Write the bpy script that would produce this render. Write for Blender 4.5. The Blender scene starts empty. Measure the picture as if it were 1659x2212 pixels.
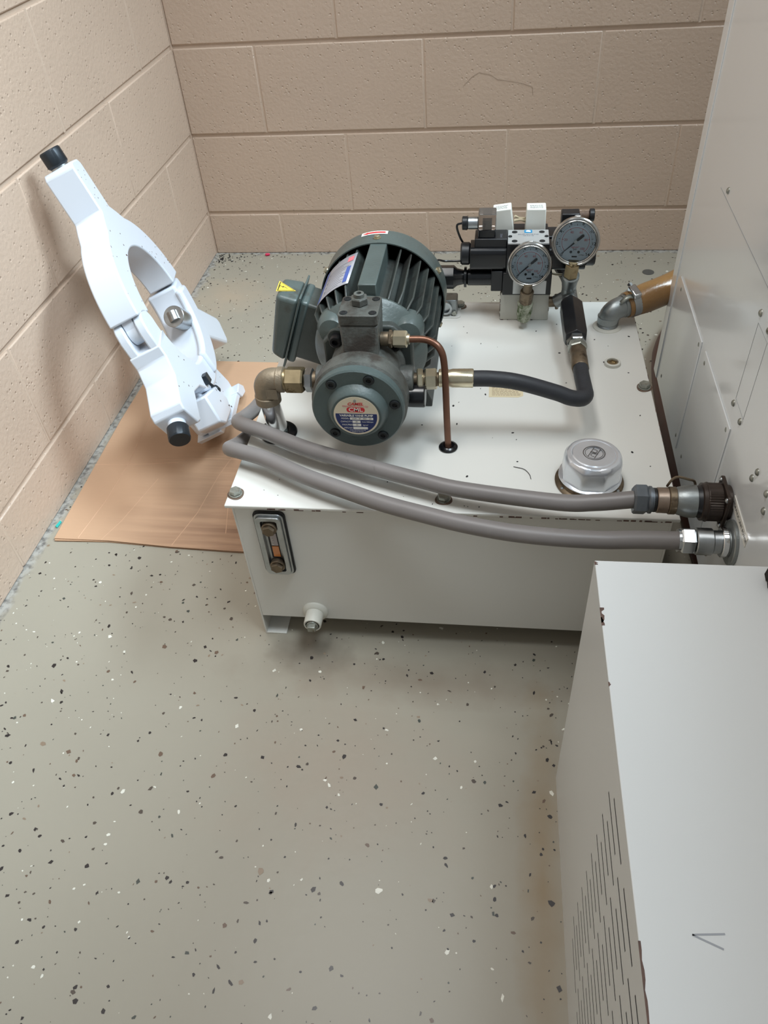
import bpy, bmesh, math, random
from math import pi, sin, cos, radians, sqrt
from mathutils import Vector, Matrix
random.seed(7)
D = bpy.data
C = bpy.context.scene.collection
SC = bpy.context.scene

# ------------------------------------------------------------------ camera
cam = D.objects.new('camera', D.cameras.new('camera'))
C.objects.link(cam)
cam.data.sensor_fit = 'HORIZONTAL'
cam.data.sensor_width = 36.0
cam.data.lens = 1679.0 / 1659.0 * 36.0
cam.data.clip_start = 0.02
cam.matrix_world = Matrix(((0.990117, -0.0391424, 0.13467071, 0.80477),
                           (0.1242432, 0.69024235, -0.71283177, -2.04668),
                           (-0.06505348, 0.72251877, 0.68828386, 0.96896),
                           (0, 0, 0, 1)))
SC.camera = cam

# ------------------------------------------------------------------ world, lights, exposure
w = D.worlds.new('world'); SC.world = w; w.use_nodes = True
w.node_tree.nodes['Background'].inputs[0].default_value = (0.85, 0.94, 1.0, 1)
w.node_tree.nodes['Background'].inputs[1].default_value = 0.29

def area(name, loc, target, sx, sy, power, col, spread=180):
    l = D.lights.new(name, 'AREA'); l.shape = 'RECTANGLE'; l.size = sx; l.size_y = sy
    l.energy = power; l.color = col; l.spread = math.radians(spread)
    o = D.objects.new(name, l); C.objects.link(o); o.location = loc
    o.rotation_euler = (Vector(target) - Vector(loc)).to_track_quat('-Z', 'Y').to_euler()
    return o
area('daylight_window', (2.35, -0.75, 2.6), (0.0, -1.1, 0.0), 1.1, 0.6, 12.5, (0.74, 0.90, 1.0), 70)
area('left_key_light', (1.30, -1.60, 2.60), (0.02, -1.0, 0.2), 0.8, 0.6, 4.8, (0.80, 0.92, 1.0), 62)  # key light added for the steady rest and left wall, no fixture seen
area('ceiling_lamp', (0.35, -1.2, 2.6), (0.6, -1.2, 0.0), 1.1, 0.35, 4.1, (1.0, 0.99, 0.97), 85)

SC.view_settings.view_transform = 'Standard'
SC.view_settings.look = 'None'
SC.view_settings.gamma = 1.0
SC.view_settings.use_curve_mapping = False
SC.view_settings.exposure = 0.28

# ------------------------------------------------------------------ materials
def srgb(r, g, b):
    f = lambda c: ((c / 255 + 0.055) / 1.055) ** 2.4 if c > 10 else c / 255 / 12.92
    return (f(r), f(g), f(b), 1)

def mat(name, col, rough=0.5, metal=0.0, var=0.06, vscale=30, bump=0.0, bscale=200, dirt=None, dirt_amt=0.0,
        dscale=25, coat=0.0, trans=0.0, rvar=0.1, ior=1.5, stretch=None):
    m = D.materials.new(name); m.use_nodes = True
    nt = m.node_tree; N = nt.nodes; L = nt.links
    b = N['Principled BSDF']
    b.inputs['Roughness'].default_value = rough
    b.inputs['Metallic'].default_value = metal
    b.inputs['IOR'].default_value = ior
    b.inputs['Coat Weight'].default_value = coat
    b.inputs['Coat Roughness'].default_value = 0.12
    b.inputs['Transmission Weight'].default_value = trans
    geo = N.new('ShaderNodeNewGeometry')
    src = geo.outputs['Position']
    if stretch:
        mp = N.new('ShaderNodeMapping'); mp.inputs['Scale'].default_value = stretch
        L.new(src, mp.inputs['Vector']); src = mp.outputs[0]
    n1 = N.new('ShaderNodeTexNoise'); n1.inputs['Scale'].default_value = vscale; n1.inputs['Detail'].default_value = 5
    L.new(src, n1.inputs['Vector'])
    mr = N.new('ShaderNodeMapRange'); mr.inputs[1].default_value = 0.3; mr.inputs[2].default_value = 0.7
    mr.inputs[3].default_value = 1 - var; mr.inputs[4].default_value = 1 + var
    L.new(n1.outputs['Fac'], mr.inputs[0])
    mul = N.new('ShaderNodeVectorMath'); mul.operation = 'SCALE'
    mul.inputs[0].default_value = col[:3]
    L.new(mr.outputs[0], mul.inputs['Scale'])
    out = mul.outputs[0]
    if dirt:
        n2 = N.new('ShaderNodeTexNoise'); n2.inputs['Scale'].default_value = dscale; n2.inputs['Detail'].default_value = 8
        n2.inputs['Roughness'].default_value = 0.65
        L.new(src, n2.inputs['Vector'])
        m2 = N.new('ShaderNodeMapRange'); m2.inputs[1].default_value = 0.72 - dirt_amt * 0.45
        m2.inputs[2].default_value = 0.80 - dirt_amt * 0.3
        L.new(n2.outputs['Fac'], m2.inputs[0])
        mx = N.new('ShaderNodeMix'); mx.data_type = 'RGBA'
        L.new(m2.outputs[0], mx.inputs['Factor']); L.new(out, mx.inputs['A']); mx.inputs['B'].default_value = dirt
        out = mx.outputs['Result']
    L.new(out, b.inputs['Base Color'])
    m3 = N.new('ShaderNodeMapRange'); m3.inputs[1].default_value = 0.3; m3.inputs[2].default_value = 0.7
    m3.inputs[3].default_value = max(0.02, rough - rvar * rough); m3.inputs[4].default_value = rough + rvar * rough
    L.new(n1.outputs['Fac'], m3.inputs[0]); L.new(m3.outputs[0], b.inputs['Roughness'])
    if bump:
        nb = N.new('ShaderNodeTexNoise'); nb.inputs['Scale'].default_value = bscale; nb.inputs['Detail'].default_value = 3
        L.new(src, nb.inputs['Vector'])
        bp = N.new('ShaderNodeBump'); bp.inputs['Strength'].default_value = 1.0; bp.inputs['Distance'].default_value = bump
        L.new(nb.outputs['Fac'], bp.inputs['Height']); L.new(bp.outputs[0], b.inputs['Normal'])
    return m

def block_paint():
    m = mat('tan_block_paint', srgb(200, 177, 158), 0.35, var=0.035, vscale=4)
    nt = m.node_tree; N = nt.nodes; L = nt.links; b = N['Principled BSDF']
    geo = N.new('ShaderNodeNewGeometry')
    nz = N.new('ShaderNodeTexNoise'); nz.inputs['Scale'].default_value = 130; nz.inputs['Detail'].default_value = 4
    nz2 = N.new('ShaderNodeTexNoise'); nz2.inputs['Scale'].default_value = 22; nz2.inputs['Detail'].default_value = 2
    vo = N.new('ShaderNodeTexVoronoi'); vo.inputs['Scale'].default_value = 85
    for n in (nz, nz2, vo): L.new(geo.outputs['Position'], n.inputs['Vector'])
    pit = N.new('ShaderNodeMapRange'); pit.inputs[1].default_value = 0.05; pit.inputs[2].default_value = 0.22
    L.new(vo.outputs['Distance'], pit.inputs[0])
    gate = N.new('ShaderNodeMapRange'); gate.inputs[1].default_value = 0.5; gate.inputs[2].default_value = 0.62
    L.new(nz2.outputs['Fac'], gate.inputs[0])
    mm = N.new('ShaderNodeMath'); mm.operation = 'MAXIMUM'
    L.new(pit.outputs[0], mm.inputs[0]); L.new(gate.outputs[0], mm.inputs[1])
    ad = N.new('ShaderNodeMath'); ad.operation = 'MULTIPLY_ADD'; ad.inputs[1].default_value = 0.75
    L.new(nz.outputs['Fac'], ad.inputs[0]); L.new(mm.outputs[0], ad.inputs[2])
    bp = N.new('ShaderNodeBump'); bp.inputs['Strength'].default_value = 0.75; bp.inputs['Distance'].default_value = 0.0017
    L.new(ad.outputs[0], bp.inputs['Height']); L.new(bp.outputs[0], b.inputs['Normal'])
    return m

def floor_paint():
    m = mat('floor_epoxy', srgb(157, 151, 137), 0.42, var=0.035, vscale=2.2, bump=0.0002, bscale=60, coat=0.0)
    nt = m.node_tree; N = nt.nodes; L = nt.links; b = N['Principled BSDF']
    base = b.inputs['Base Color'].links[0].from_socket
    geo = N.new('ShaderNodeNewGeometry'); sx = N.new('ShaderNodeSeparateXYZ'); L.new(geo.outputs['Position'], sx.inputs[0])
    # bare dirty concrete strip along the left wall and the back wall
    nz = N.new('ShaderNodeTexNoise'); nz.inputs['Scale'].default_value = 38; nz.inputs['Detail'].default_value = 6
    L.new(geo.outputs['Position'], nz.inputs['Vector'])
    def edge(sock, sign, w0):
        a = N.new('ShaderNodeMath'); a.operation = 'MULTIPLY'; a.inputs[1].default_value = sign; L.new(sock, a.inputs[0])
        c = N.new('ShaderNodeMath'); c.operation = 'MULTIPLY_ADD'; c.inputs[1].default_value = 0.05
        L.new(nz.outputs['Fac'], c.inputs[0]); L.new(a.outputs[0], c.inputs[2])
        r = N.new('ShaderNodeMapRange'); r.inputs[1].default_value = w0; r.inputs[2].default_value = w0 + 0.012
        r.inputs[3].default_value = 1; r.inputs[4].default_value = 0
        L.new(c.outputs[0], r.inputs[0]); return r.outputs[0]
    e1 = edge(sx.outputs['X'], 1, 0.031); e2 = edge(sx.outputs['Y'], -1, 0.027)
    mxm = N.new('ShaderNodeMath'); mxm.operation = 'MAXIMUM'; L.new(e1, mxm.inputs[0]); L.new(e2, mxm.inputs[1])
    cr = N.new('ShaderNodeValToRGB'); cr.color_ramp.elements[0].position = 0.36; cr.color_ramp.elements[0].color = srgb(104, 102, 99)
    cr.color_ramp.elements[1].position = 0.56; cr.color_ramp.elements[1].color = srgb(166, 164, 158)
    n3 = N.new('ShaderNodeTexNoise'); n3.inputs['Scale'].default_value = 90; n3.inputs['Detail'].default_value = 6
    L.new(geo.outputs['Position'], n3.inputs['Vector']); L.new(n3.outputs['Fac'], cr.inputs[0])
    mx = N.new('ShaderNodeMix'); mx.data_type = 'RGBA'
    L.new(mxm.outputs[0], mx.inputs['Factor']); L.new(base, mx.inputs['A']); L.new(cr.outputs[0], mx.inputs['B'])
    # brown oil stains: one under the drain plug, one strip beside the cabinet
    def stain(prev, cx, cy, rx, ry, col, amt):
        v = N.new('ShaderNodeMapping'); v.vector_type = 'POINT'
        v.inputs['Location'].default_value = (-cx / rx, -cy / ry, 0); v.inputs['Scale'].default_value = (1 / rx, 1 / ry, 0)
        L.new(geo.outputs['Position'], v.inputs['Vector'])
        ln = N.new('ShaderNodeVectorMath'); ln.operation = 'LENGTH'; L.new(v.outputs[0], ln.inputs[0])
        a = N.new('ShaderNodeMath'); a.operation = 'MULTIPLY_ADD'; a.inputs[1].default_value = 1.1
        L.new(n1s.outputs['Fac'], a.inputs[0]); L.new(ln.outputs['Value'], a.inputs[2])
        r = N.new('ShaderNodeMapRange'); r.inputs[1].default_value = 0.45; r.inputs[2].default_value = 1.5
        r.inputs[3].default_value = amt; r.inputs[4].default_value = 0
        L.new(a.outputs[0], r.inputs[0])
        q = N.new('ShaderNodeMix'); q.data_type = 'RGBA'; q.inputs['B'].default_value = col
        L.new(r.outputs[0], q.inputs['Factor']); L.new(prev, q.inputs['A']); return q.outputs['Result']
    n1s = N.new('ShaderNodeTexNoise'); n1s.inputs['Scale'].default_value = 18; n1s.inputs['Detail'].default_value = 7
    L.new(geo.outputs['Position'], n1s.inputs['Vector'])
    o = stain(mx.outputs['Result'], 0.545, -1.36, 0.075, 0.05, srgb(72, 58, 46), 0.85)
    o = stain(o, 0.70, -1.40, 0.30, 0.05, srgb(120, 104, 88), 0.6)
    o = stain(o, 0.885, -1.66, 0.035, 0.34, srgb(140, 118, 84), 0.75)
    o = stain(o, 0.62, -1.55, 0.22, 0.16, srgb(160, 142, 126), 0.45)
    o = stain(o, 0.10, -0.25, 0.14, 0.14, srgb(200, 170, 140), 0.3)
    L.new(o, b.inputs['Base Color'])
    return m

def chipped(name, col, rough, edge_col, amt=0.5, dscale=60):
    return mat(name, col, rough, var=0.015, vscale=8, dirt=edge_col, dirt_amt=amt, dscale=dscale, coat=0.2)

M = {}
M['block'] = block_paint()
M['mortar'] = mat('painted_mortar', srgb(202, 180, 161), 0.45, var=0.03, bump=0.0006, bscale=120)
M['floor'] = floor_paint()
M['white'] = mat('off_white_enamel', srgb(218, 217, 211), 0.25, var=0.008, vscale=5, coat=0.15, rvar=0.02)
M['cab_white'] = mat('cabinet_enamel', srgb(214, 217, 217), 0.36, var=0.015, vscale=4, rvar=0.02)
M['mach_white'] = mat('machine_enamel', srgb(230, 234, 236), 0.3, var=0.005, vscale=3, coat=1.0, rvar=0.0)
M['edge_chip'] = mat('bare_chipped_edge', srgb(96, 74, 66), 0.7, var=0.3, vscale=150)
M['rest_white'] = mat('white_rest_paint', srgb(214, 221, 231), 0.28, var=0.012, vscale=6, coat=0.2, rvar=0.02)
M['green'] = mat('grey_green_paint', srgb(78, 88, 86), 0.36, var=0.12, vscale=20, bump=0.0003, bscale=220, dirt=srgb(62, 58, 52), dirt_amt=0.25, dscale=14)
M['green_dark'] = mat('dirty_green_paint', srgb(60, 65, 62), 0.45, var=0.2, vscale=24, bump=0.0003, bscale=200, dirt=srgb(44, 42, 40), dirt_amt=0.45, dscale=16)
M['cast'] = mat('dirty_cast_pump', srgb(82, 84, 80), 0.5, var=0.25, vscale=40, bump=0.0006, bscale=260, dirt=srgb(55, 50, 45), dirt_amt=0.5, dscale=22)
M['cover'] = mat('pump_cover_paint', srgb(76, 88, 87), 0.40, var=0.08, vscale=26, bump=0.0003, bscale=260, dirt=srgb(60, 62, 58), dirt_amt=0.15, dscale=16)
M['black'] = mat('black_anodised', srgb(24, 25, 28), 0.36, var=0.15, vscale=50)
M['black_gloss'] = mat('black_plastic', srgb(16, 17, 20), 0.22, var=0.1)
M['rubber'] = mat('black_rubber_hose', srgb(40, 42, 47), 0.55, var=0.12, vscale=60, bump=0.0002, bscale=300)
M['knob'] = mat('blued_steel_knob', srgb(44, 50, 56), 0.4, metal=0.4, var=0.12, vscale=60)
M['screw'] = mat('black_oxide_screw', srgb(46, 50, 52), 0.4, metal=0.5, var=0.2, vscale=90)
M['hole'] = mat('socket_hole', srgb(8, 8, 9), 0.8)
M['grey_hose'] = mat('grey_conduit', srgb(124, 119, 117), 0.42, var=0.07, vscale=12, bump=0.0002, bscale=70, dirt=srgb(96, 90, 88), dirt_amt=0.15, dscale=20)
M['chrome'] = mat('polished_chrome', srgb(214, 217, 220), 0.13, metal=1.0, var=0.04, rvar=0.3)
M['zinc'] = mat('zinc_plated', srgb(176, 180, 182), 0.32, metal=1.0, var=0.15, vscale=60, dirt=srgb(96, 90, 78), dirt_amt=0.1, dscale=50)
M['galv'] = mat('galvanised_iron', srgb(150, 155, 155), 0.42, metal=0.85, var=0.15, vscale=30, bump=0.0003, bscale=180, dirt=srgb(95, 96, 92), dirt_amt=0.3, dscale=20)
M['old_metal'] = mat('oily_old_steel', srgb(122, 108, 90), 0.45, metal=0.8, var=0.3, vscale=40, dirt=srgb(60, 48, 38), dirt_amt=0.4, dscale=40)
M['old_brass'] = mat('dull_brass', srgb(158, 142, 112), 0.36, metal=0.9, var=0.2, vscale=50, dirt=srgb(88, 70, 48), dirt_amt=0.3, dscale=50)
M['brass'] = mat('yellow_zinc', srgb(202, 192, 166), 0.3, metal=0.9, var=0.12, vscale=60, dirt=srgb(110, 92, 66), dirt_amt=0.15, dscale=60)
M['elbow'] = mat('tarnished_elbow', srgb(142, 130, 112), 0.45, metal=0.6, var=0.2, vscale=36, bump=0.0006, bscale=220, dirt=srgb(92, 78, 60), dirt_amt=0.35, dscale=20)
M['copper'] = mat('brown_copper_pipe', srgb(116, 82, 66), 0.34, metal=0.65, var=0.2, vscale=30)
M['bolt'] = mat('aged_bolt', srgb(158, 160, 152), 0.4, metal=0.7, var=0.2, vscale=120, dirt=srgb(110, 100, 84), dirt_amt=0.3, dscale=90)
M['rust'] = mat('rusty_washer', srgb(104, 84, 70), 0.75, var=0.35, vscale=140)
M['brown_conn'] = mat('olive_brown_connector', srgb(62, 52, 46), 0.42, metal=0.35, var=0.15, vscale=60)
M['amber'] = mat('amber_fabric_hose', srgb(142, 106, 62), 0.3, var=0.12, vscale=16, bump=0.0006, bscale=260, coat=0.3)
M['brown_hose'] = mat('dark_brown_hose', srgb(74, 46, 38), 0.5, var=0.15)
M['card'] = None
M['dial'] = mat('dial_face', srgb(222, 232, 242), 0.35, var=0.01)
M['bezel'] = mat('brushed_bezel', srgb(186, 184, 180), 0.26, metal=1.0, var=0.06, vscale=80)
M['clear'] = mat('smoked_clear_plastic', srgb(190, 180, 172), 0.08, trans=0.85, var=0.02, ior=1.45)
def glass_mat():
    m = D.materials.new('gauge_glass'); m.use_nodes = True; nt = m.node_tree; N = nt.nodes; L = nt.links
    N.remove(N['Principled BSDF']); tr = N.new('ShaderNodeBsdfTransparent'); tr.inputs[0].default_value = (0.93, 0.96, 0.97, 1)
    gl = N.new('ShaderNodeBsdfGlossy'); gl.inputs['Roughness'].default_value = 0.04
    fr_ = N.new('ShaderNodeFresnel'); fr_.inputs[0].default_value = 1.45; mx = N.new('ShaderNodeMixShader')
    L.new(fr_.outputs[0], mx.inputs[0]); L.new(tr.outputs[0], mx.inputs[1]); L.new(gl.outputs[0], mx.inputs[2])
    L.new(mx.outputs[0], N['Material Output'].inputs['Surface']); return m
M['glass'] = glass_mat()
M['con_white'] = mat('white_din_plug', srgb(216, 216, 208), 0.45, var=0.03, dirt=srgb(150, 145, 132), dirt_amt=0.0, dscale=60)
M['block_white'] = mat('painted_manifold', srgb(204, 202, 192), 0.4, var=0.03, dirt=srgb(120, 84, 70), dirt_amt=0.0, dscale=70)
M['alu'] = mat('aluminium_label', srgb(196, 198, 198), 0.35, metal=0.5, var=0.02)
M['silver_lab'] = mat('silver_nameplate', srgb(178, 178, 186), 0.35, metal=0.3, var=0.03)
M['cream'] = mat('cream_label', srgb(214, 202, 178), 0.4, var=0.03, dirt=srgb(170, 140, 90), dirt_amt=0.1, dscale=70)
M['paper'] = mat('aged_paper_label', srgb(214, 200, 168), 0.6, var=0.05, dirt=srgb(150, 96, 48), dirt_amt=0.22, dscale=60)
M['navy'] = mat('navy_print', srgb(30, 44, 96), 0.4, var=0.02)
M['red'] = mat('red_print', srgb(200, 40, 48), 0.4, var=0.02)
M['pink'] = mat('pink_print', srgb(206, 112, 120), 0.5, var=0.02)
M['ink'] = mat('black_print', srgb(30, 30, 34), 0.5, var=0.02)
M['ink_soft'] = mat('grey_print', srgb(110, 112, 122), 0.5, var=0.02)
M['blue'] = mat('cyan_print', srgb(24, 130, 178), 0.4, var=0.02)
M['blue_band'] = mat('blue_print_band', srgb(70, 92, 160), 0.4, var=0.05)
M['print_white'] = mat('white_print', srgb(224, 222, 214), 0.4, var=0.02)
M['yellow'] = mat('yellow_sticker', srgb(226, 196, 74), 0.4, var=0.03)
M['moss'] = mat('white_green_sealant', srgb(176, 178, 160), 0.7, var=0.2, vscale=120, bump=0.003, bscale=160, dirt=srgb(72, 88, 48), dirt_amt=0.7, dscale=90)
M['oil'] = mat('amber_oil', srgb(196, 120, 60), 0.1, var=0.15, vscale=60, coat=0.8)
M['thermo'] = mat('thermometer_scale', srgb(150, 140, 140), 0.25, var=0.05, coat=0.8)
M['greyhole'] = mat('gasket_and_slot_shade', srgb(36, 34, 34), 0.6)  # real gasket colour; on the cabinet slots it stands in for shade
M['cream_wire'] = mat('cream_wire', srgb(198, 184, 156), 0.5, var=0.05)
M['soot'] = mat('burnt_foam', srgb(26, 20, 16), 0.9, var=0.3, vscale=200, dirt=srgb(170, 132, 70), dirt_amt=0.15, dscale=80)

def card_mat():
    m = mat('corrugated_cardboard', srgb(190, 154, 124), 0.75, var=0.06, vscale=3, stretch=(1, 1, 1))
    nt = m.node_tree; N = nt.nodes; L = nt.links; b = N['Principled BSDF']
    base = b.inputs['Base Color'].links[0].from_socket
    geo = N.new('ShaderNodeNewGeometry')
    wv = N.new('ShaderNodeTexWave'); wv.bands_direction = 'Y'; wv.inputs['Scale'].default_value = 38; wv.inputs['Distortion'].default_value = 1.2
    wv.inputs['Detail'].default_value = 2; wv.inputs['Detail Scale'].default_value = 0.6
    L.new(geo.outputs['Position'], wv.inputs['Vector'])
    sx = N.new('ShaderNodeSeparateXYZ'); L.new(geo.outputs['Position'], sx.inputs[0])
    mp = N.new('ShaderNodeMapping'); mp.inputs['Scale'].default_value = (4, 60, 1); L.new(geo.outputs['Position'], mp.inputs['Vector'])
    nz = N.new('ShaderNodeTexNoise'); nz.inputs['Scale'].default_value = 1.0; nz.inputs['Detail'].default_value = 6; L.new(mp.outputs[0], nz.inputs['Vector'])
    # the front and right part is greasy and shows its flutes
    g1 = N.new('ShaderNodeMapRange'); g1.inputs[1].default_value = -0.80; g1.inputs[2].default_value = -1.12; L.new(sx.outputs['Y'], g1.inputs[0])
    g2 = N.new('ShaderNodeMapRange'); g2.inputs[1].default_value = 0.1; g2.inputs[2].default_value = 0.45; L.new(sx.outputs['X'], g2.inputs[0])
    gm = N.new('ShaderNodeMath'); gm.operation = 'MULTIPLY'; L.new(g1.outputs[0], gm.inputs[0]); L.new(g2.outputs[0], gm.inputs[1])
    t = N.new('ShaderNodeMapRange'); t.inputs[1].default_value = 0.38; t.inputs[2].default_value = 0.60; L.new(nz.outputs['Fac'], t.inputs[0])
    gg = N.new('ShaderNodeMath'); gg.operation = 'MULTIPLY'; L.new(gm.outputs[0], gg.inputs[0]); L.new(t.outputs[0], gg.inputs[1])
    g2b = N.new('ShaderNodeMath'); g2b.operation = 'MULTIPLY'; g2b.inputs[1].default_value = 0.38; L.new(gm.outputs[0], g2b.inputs[0])
    g3 = N.new('ShaderNodeMath'); g3.operation = 'MULTIPLY_ADD'; g3.inputs[1].default_value = 0.55; L.new(gg.outputs[0], g3.inputs[0]); L.new(g2b.outputs[0], g3.inputs[2])
    mx = N.new('ShaderNodeMix'); mx.data_type = 'RGBA'; mx.inputs['B'].default_value = srgb(104, 72, 56)
    L.new(g3.outputs[0], mx.inputs['Factor']); L.new(base, mx.inputs['A']); L.new(mx.outputs['Result'], b.inputs['Base Color'])
    bp = N.new('ShaderNodeBump'); bp.inputs['Strength'].default_value = 0.5; bp.inputs['Distance'].default_value = 0.0008
    hm = N.new('ShaderNodeMath'); hm.operation = 'MULTIPLY'; L.new(wv.outputs['Fac'], hm.inputs[0])
    ga = N.new('ShaderNodeMath'); ga.operation = 'MULTIPLY_ADD'; ga.inputs[1].default_value = 0.9; ga.inputs[2].default_value = 0.25
    L.new(gm.outputs[0], ga.inputs[0]); L.new(ga.outputs[0], hm.inputs[1])
    L.new(hm.outputs[0], bp.inputs['Height']); L.new(bp.outputs[0], b.inputs['Normal'])
    return m
M['card'] = card_mat()

# ------------------------------------------------------------------ mesh builder
def ortho(d, up=None):
    d = Vector(d).normalized()
    u = Vector(up) if up is not None else (Vector((0, 0, 1)) if abs(d.z) < 0.9 else Vector((1, 0, 0)))
    x = u.cross(d).normalized()
    y = d.cross(x)
    return x, y, d

class MB:
    def __init__(s): s.v = []; s.f = []; s.m = []
    def add(s, vs, fs, mi=0):
        o = len(s.v); s.v += [Vector(q) for q in vs]; s.f += [tuple(i + o for i in f) for f in fs]; s.m += [mi] * len(fs); return s
    def box(s, x0, x1, y0, y1, z0, z1, mi=0, fr=None):
        x0, x1 = min(x0, x1), max(x0, x1); y0, y1 = min(y0, y1), max(y0, y1); z0, z1 = min(z0, z1), max(z0, z1)
        vs = [(x, y, z) for z in (z0, z1) for x, y in ((x0, y0), (x1, y0), (x1, y1), (x0, y1))]
        if fr is not None: vs = [fr @ Vector(q) for q in vs]
        return s.add(vs, [(0, 3, 2, 1), (4, 5, 6, 7), (0, 1, 5, 4), (1, 2, 6, 5), (2, 3, 7, 6), (3, 0, 4, 7)], mi)
    def lathe(s, p, d, prof, n=32, mi=0, up=None, phase=0.0, rfun=None, caps=True):
        x, y, z = ortho(d, up); p = Vector(p); vs = []
        for t, r in prof:
            for k in range(n):
                a = 2 * pi * k / n + phase; rr = r * (rfun(t, a) if rfun else 1)
                vs.append(p + z * t + x * (rr * cos(a)) + y * (rr * sin(a)))
        fs = []
        m = len(prof)
        for i in range(m - 1):
            for k in range(n):
                k2 = (k + 1) % n; fs.append((i * n + k, i * n + k2, (i + 1) * n + k2, (i + 1) * n + k))
        if caps and prof[0][1] > 1e-6: fs.append(tuple(range(n - 1, -1, -1)))
        if caps and prof[-1][1] > 1e-6: fs.append(tuple((m - 1) * n + k for k in range(n)))
        return s.add(vs, fs, mi)
    def cyl(s, p0, p1, r, r1=None, n=24, mi=0, ch=0.0, phase=0.0, up=None):
        p0 = Vector(p0); p1 = Vector(p1); L = (p1 - p0).length; r1 = r if r1 is None else r1
        prof = [(0, r), (L, r1)] if not ch else [(0, r - ch), (ch, r), (L - ch, r1), (L, r1 - ch)]
        return s.lathe(p0, p1 - p0, prof, n, mi, up, phase)
    def hexn(s, p0, p1, r, mi=0, phase=0.0, up=None):
        p0 = Vector(p0); p1 = Vector(p1); L = (p1 - p0).length; c = min(r * 0.12, L * 0.2)
        return s.lathe(p0, p1 - p0, [(0, r * 0.9), (c, r), (L - c, r), (L, r * 0.9)], 6, mi, up, phase)
    def tube(s, path, r, n=16, mi=0, caps=True):
        P = [Vector(q) for q in path]; m = len(P); T = []
        for i in range(m):
            a = P[max(0, i - 1)]; b = P[min(m - 1, i + 1)]; T.append((b - a).normalized())
        x, y, _ = ortho(T[0]); vs = []
        for i in range(m):
            if i:
                x = (x - T[i] * x.dot(T[i])).normalized(); y = T[i].cross(x)
            ri = r(i / (m - 1)) if callable(r) else r
            for k in range(n):
                a = 2 * pi * k / n; vs.append(P[i] + x * (ri * cos(a)) + y * (ri * sin(a)))
        fs = []
        for i in range(m - 1):
            for k in range(n):
                k2 = (k + 1) % n; fs.append((i * n + k, i * n + k2, (i + 1) * n + k2, (i + 1) * n + k))
        if caps: fs += [tuple(range(n - 1, -1, -1)), tuple((m - 1) * n + k for k in range(n))]
        return s.add(vs, fs, mi)
    def prism(s, poly, d0, d1, mi=0, fr=None, hole=None):
        """poly in XY, extruded in Z; fr maps to space"""
        n = len(poly)
        if sum(poly[i][0] * poly[(i + 1) % n][1] - poly[(i + 1) % n][0] * poly[i][1] for i in range(n)) < 0: poly = poly[::-1]
        vs = [Vector((q[0], q[1], d0)) for q in poly] + [Vector((q[0], q[1], d1)) for q in poly]
        fs = [tuple(range(n - 1, -1, -1)), tuple(range(n, 2 * n))] + [(i, (i + 1) % n, n + (i + 1) % n, n + i) for i in range(n)]
        if fr is not None: vs = [fr @ q for q in vs]
        return s.add(vs, fs, mi)
    def ringprism(s, out, inn, d0, d1, mi=0, fr=None):
        n = len(out); vs = []
        for d in (d0, d1):
            vs += [Vector((q[0], q[1], d)) for q in out] + [Vector((q[0], q[1], d)) for q in inn]
        fs = []
        for i in range(n):
            j = (i + 1) % n
            fs += [(i, n + i, n + j, j), (2 * n + i, 2 * n + j, 3 * n + j, 3 * n + i), (i, j, 2 * n + j, 2 * n + i), (n + i, 3 * n + i, 3 * n + j, n + j)]
        if fr is not None: vs = [fr @ q for q in vs]
        return s.add(vs, fs, mi)
    def mesh(s, name, mats, off=Vector((0, 0, 0)), sharp=32, smooth=True):
        me = D.meshes.new(name)
        me.from_pydata([tuple(q - off) for q in s.v], [], s.f)
        for m_ in (mats if isinstance(mats, (list, tuple)) else [mats]): me.materials.append(M[m_] if isinstance(m_, str) else m_)
        me.polygons.foreach_set('material_index', s.m)
        bm = bmesh.new(); bm.from_mesh(me); bmesh.ops.recalc_face_normals(bm, faces=bm.faces); bm.to_mesh(me); bm.free()
        if smooth:
            me.polygons.foreach_set('use_smooth', [True] * len(me.polygons))
            me.set_sharp_from_angle(angle=radians(sharp))
        me.update()
        return me

def bez(pts, n=10):
    """Catmull-Rom through points"""
    P = [Vector(q) for q in pts]; P = [P[0] * 2 - P[1]] + P + [P[-1] * 2 - P[-2]]; out = []
    for i in range(1, len(P) - 2):
        for k in range(n):
            t = k / n; a, b, c, d = P[i - 1], P[i], P[i + 1], P[i + 2]
            out.append(0.5 * ((2 * b) + (c - a) * t + (2 * a - 5 * b + 4 * c - d) * t * t + (3 * b - a - 3 * c + d) * t ** 3))
    out.append(P[-2]); return out
def rrect(w, h, r, n=5, cx=0, cy=0):
    out = []
    for k, (sx, sy) in enumerate(((1, 1), (-1, 1), (-1, -1), (1, -1))):
        for i in range(n + 1):
            a = pi / 2 * (k + i / n); out.append((cx + sx * (w / 2 - r) + r * cos(a), cy + sy * (h / 2 - r) + r * sin(a)))
    return out
def arc(r, a0, a1, n=24, cx=0, cy=0):
    return [(cx + r * cos(radians(a0 + (a1 - a0) * k / n)), cy + r * sin(radians(a0 + (a1 - a0) * k / n))) for k in range(n + 1)]

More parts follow.
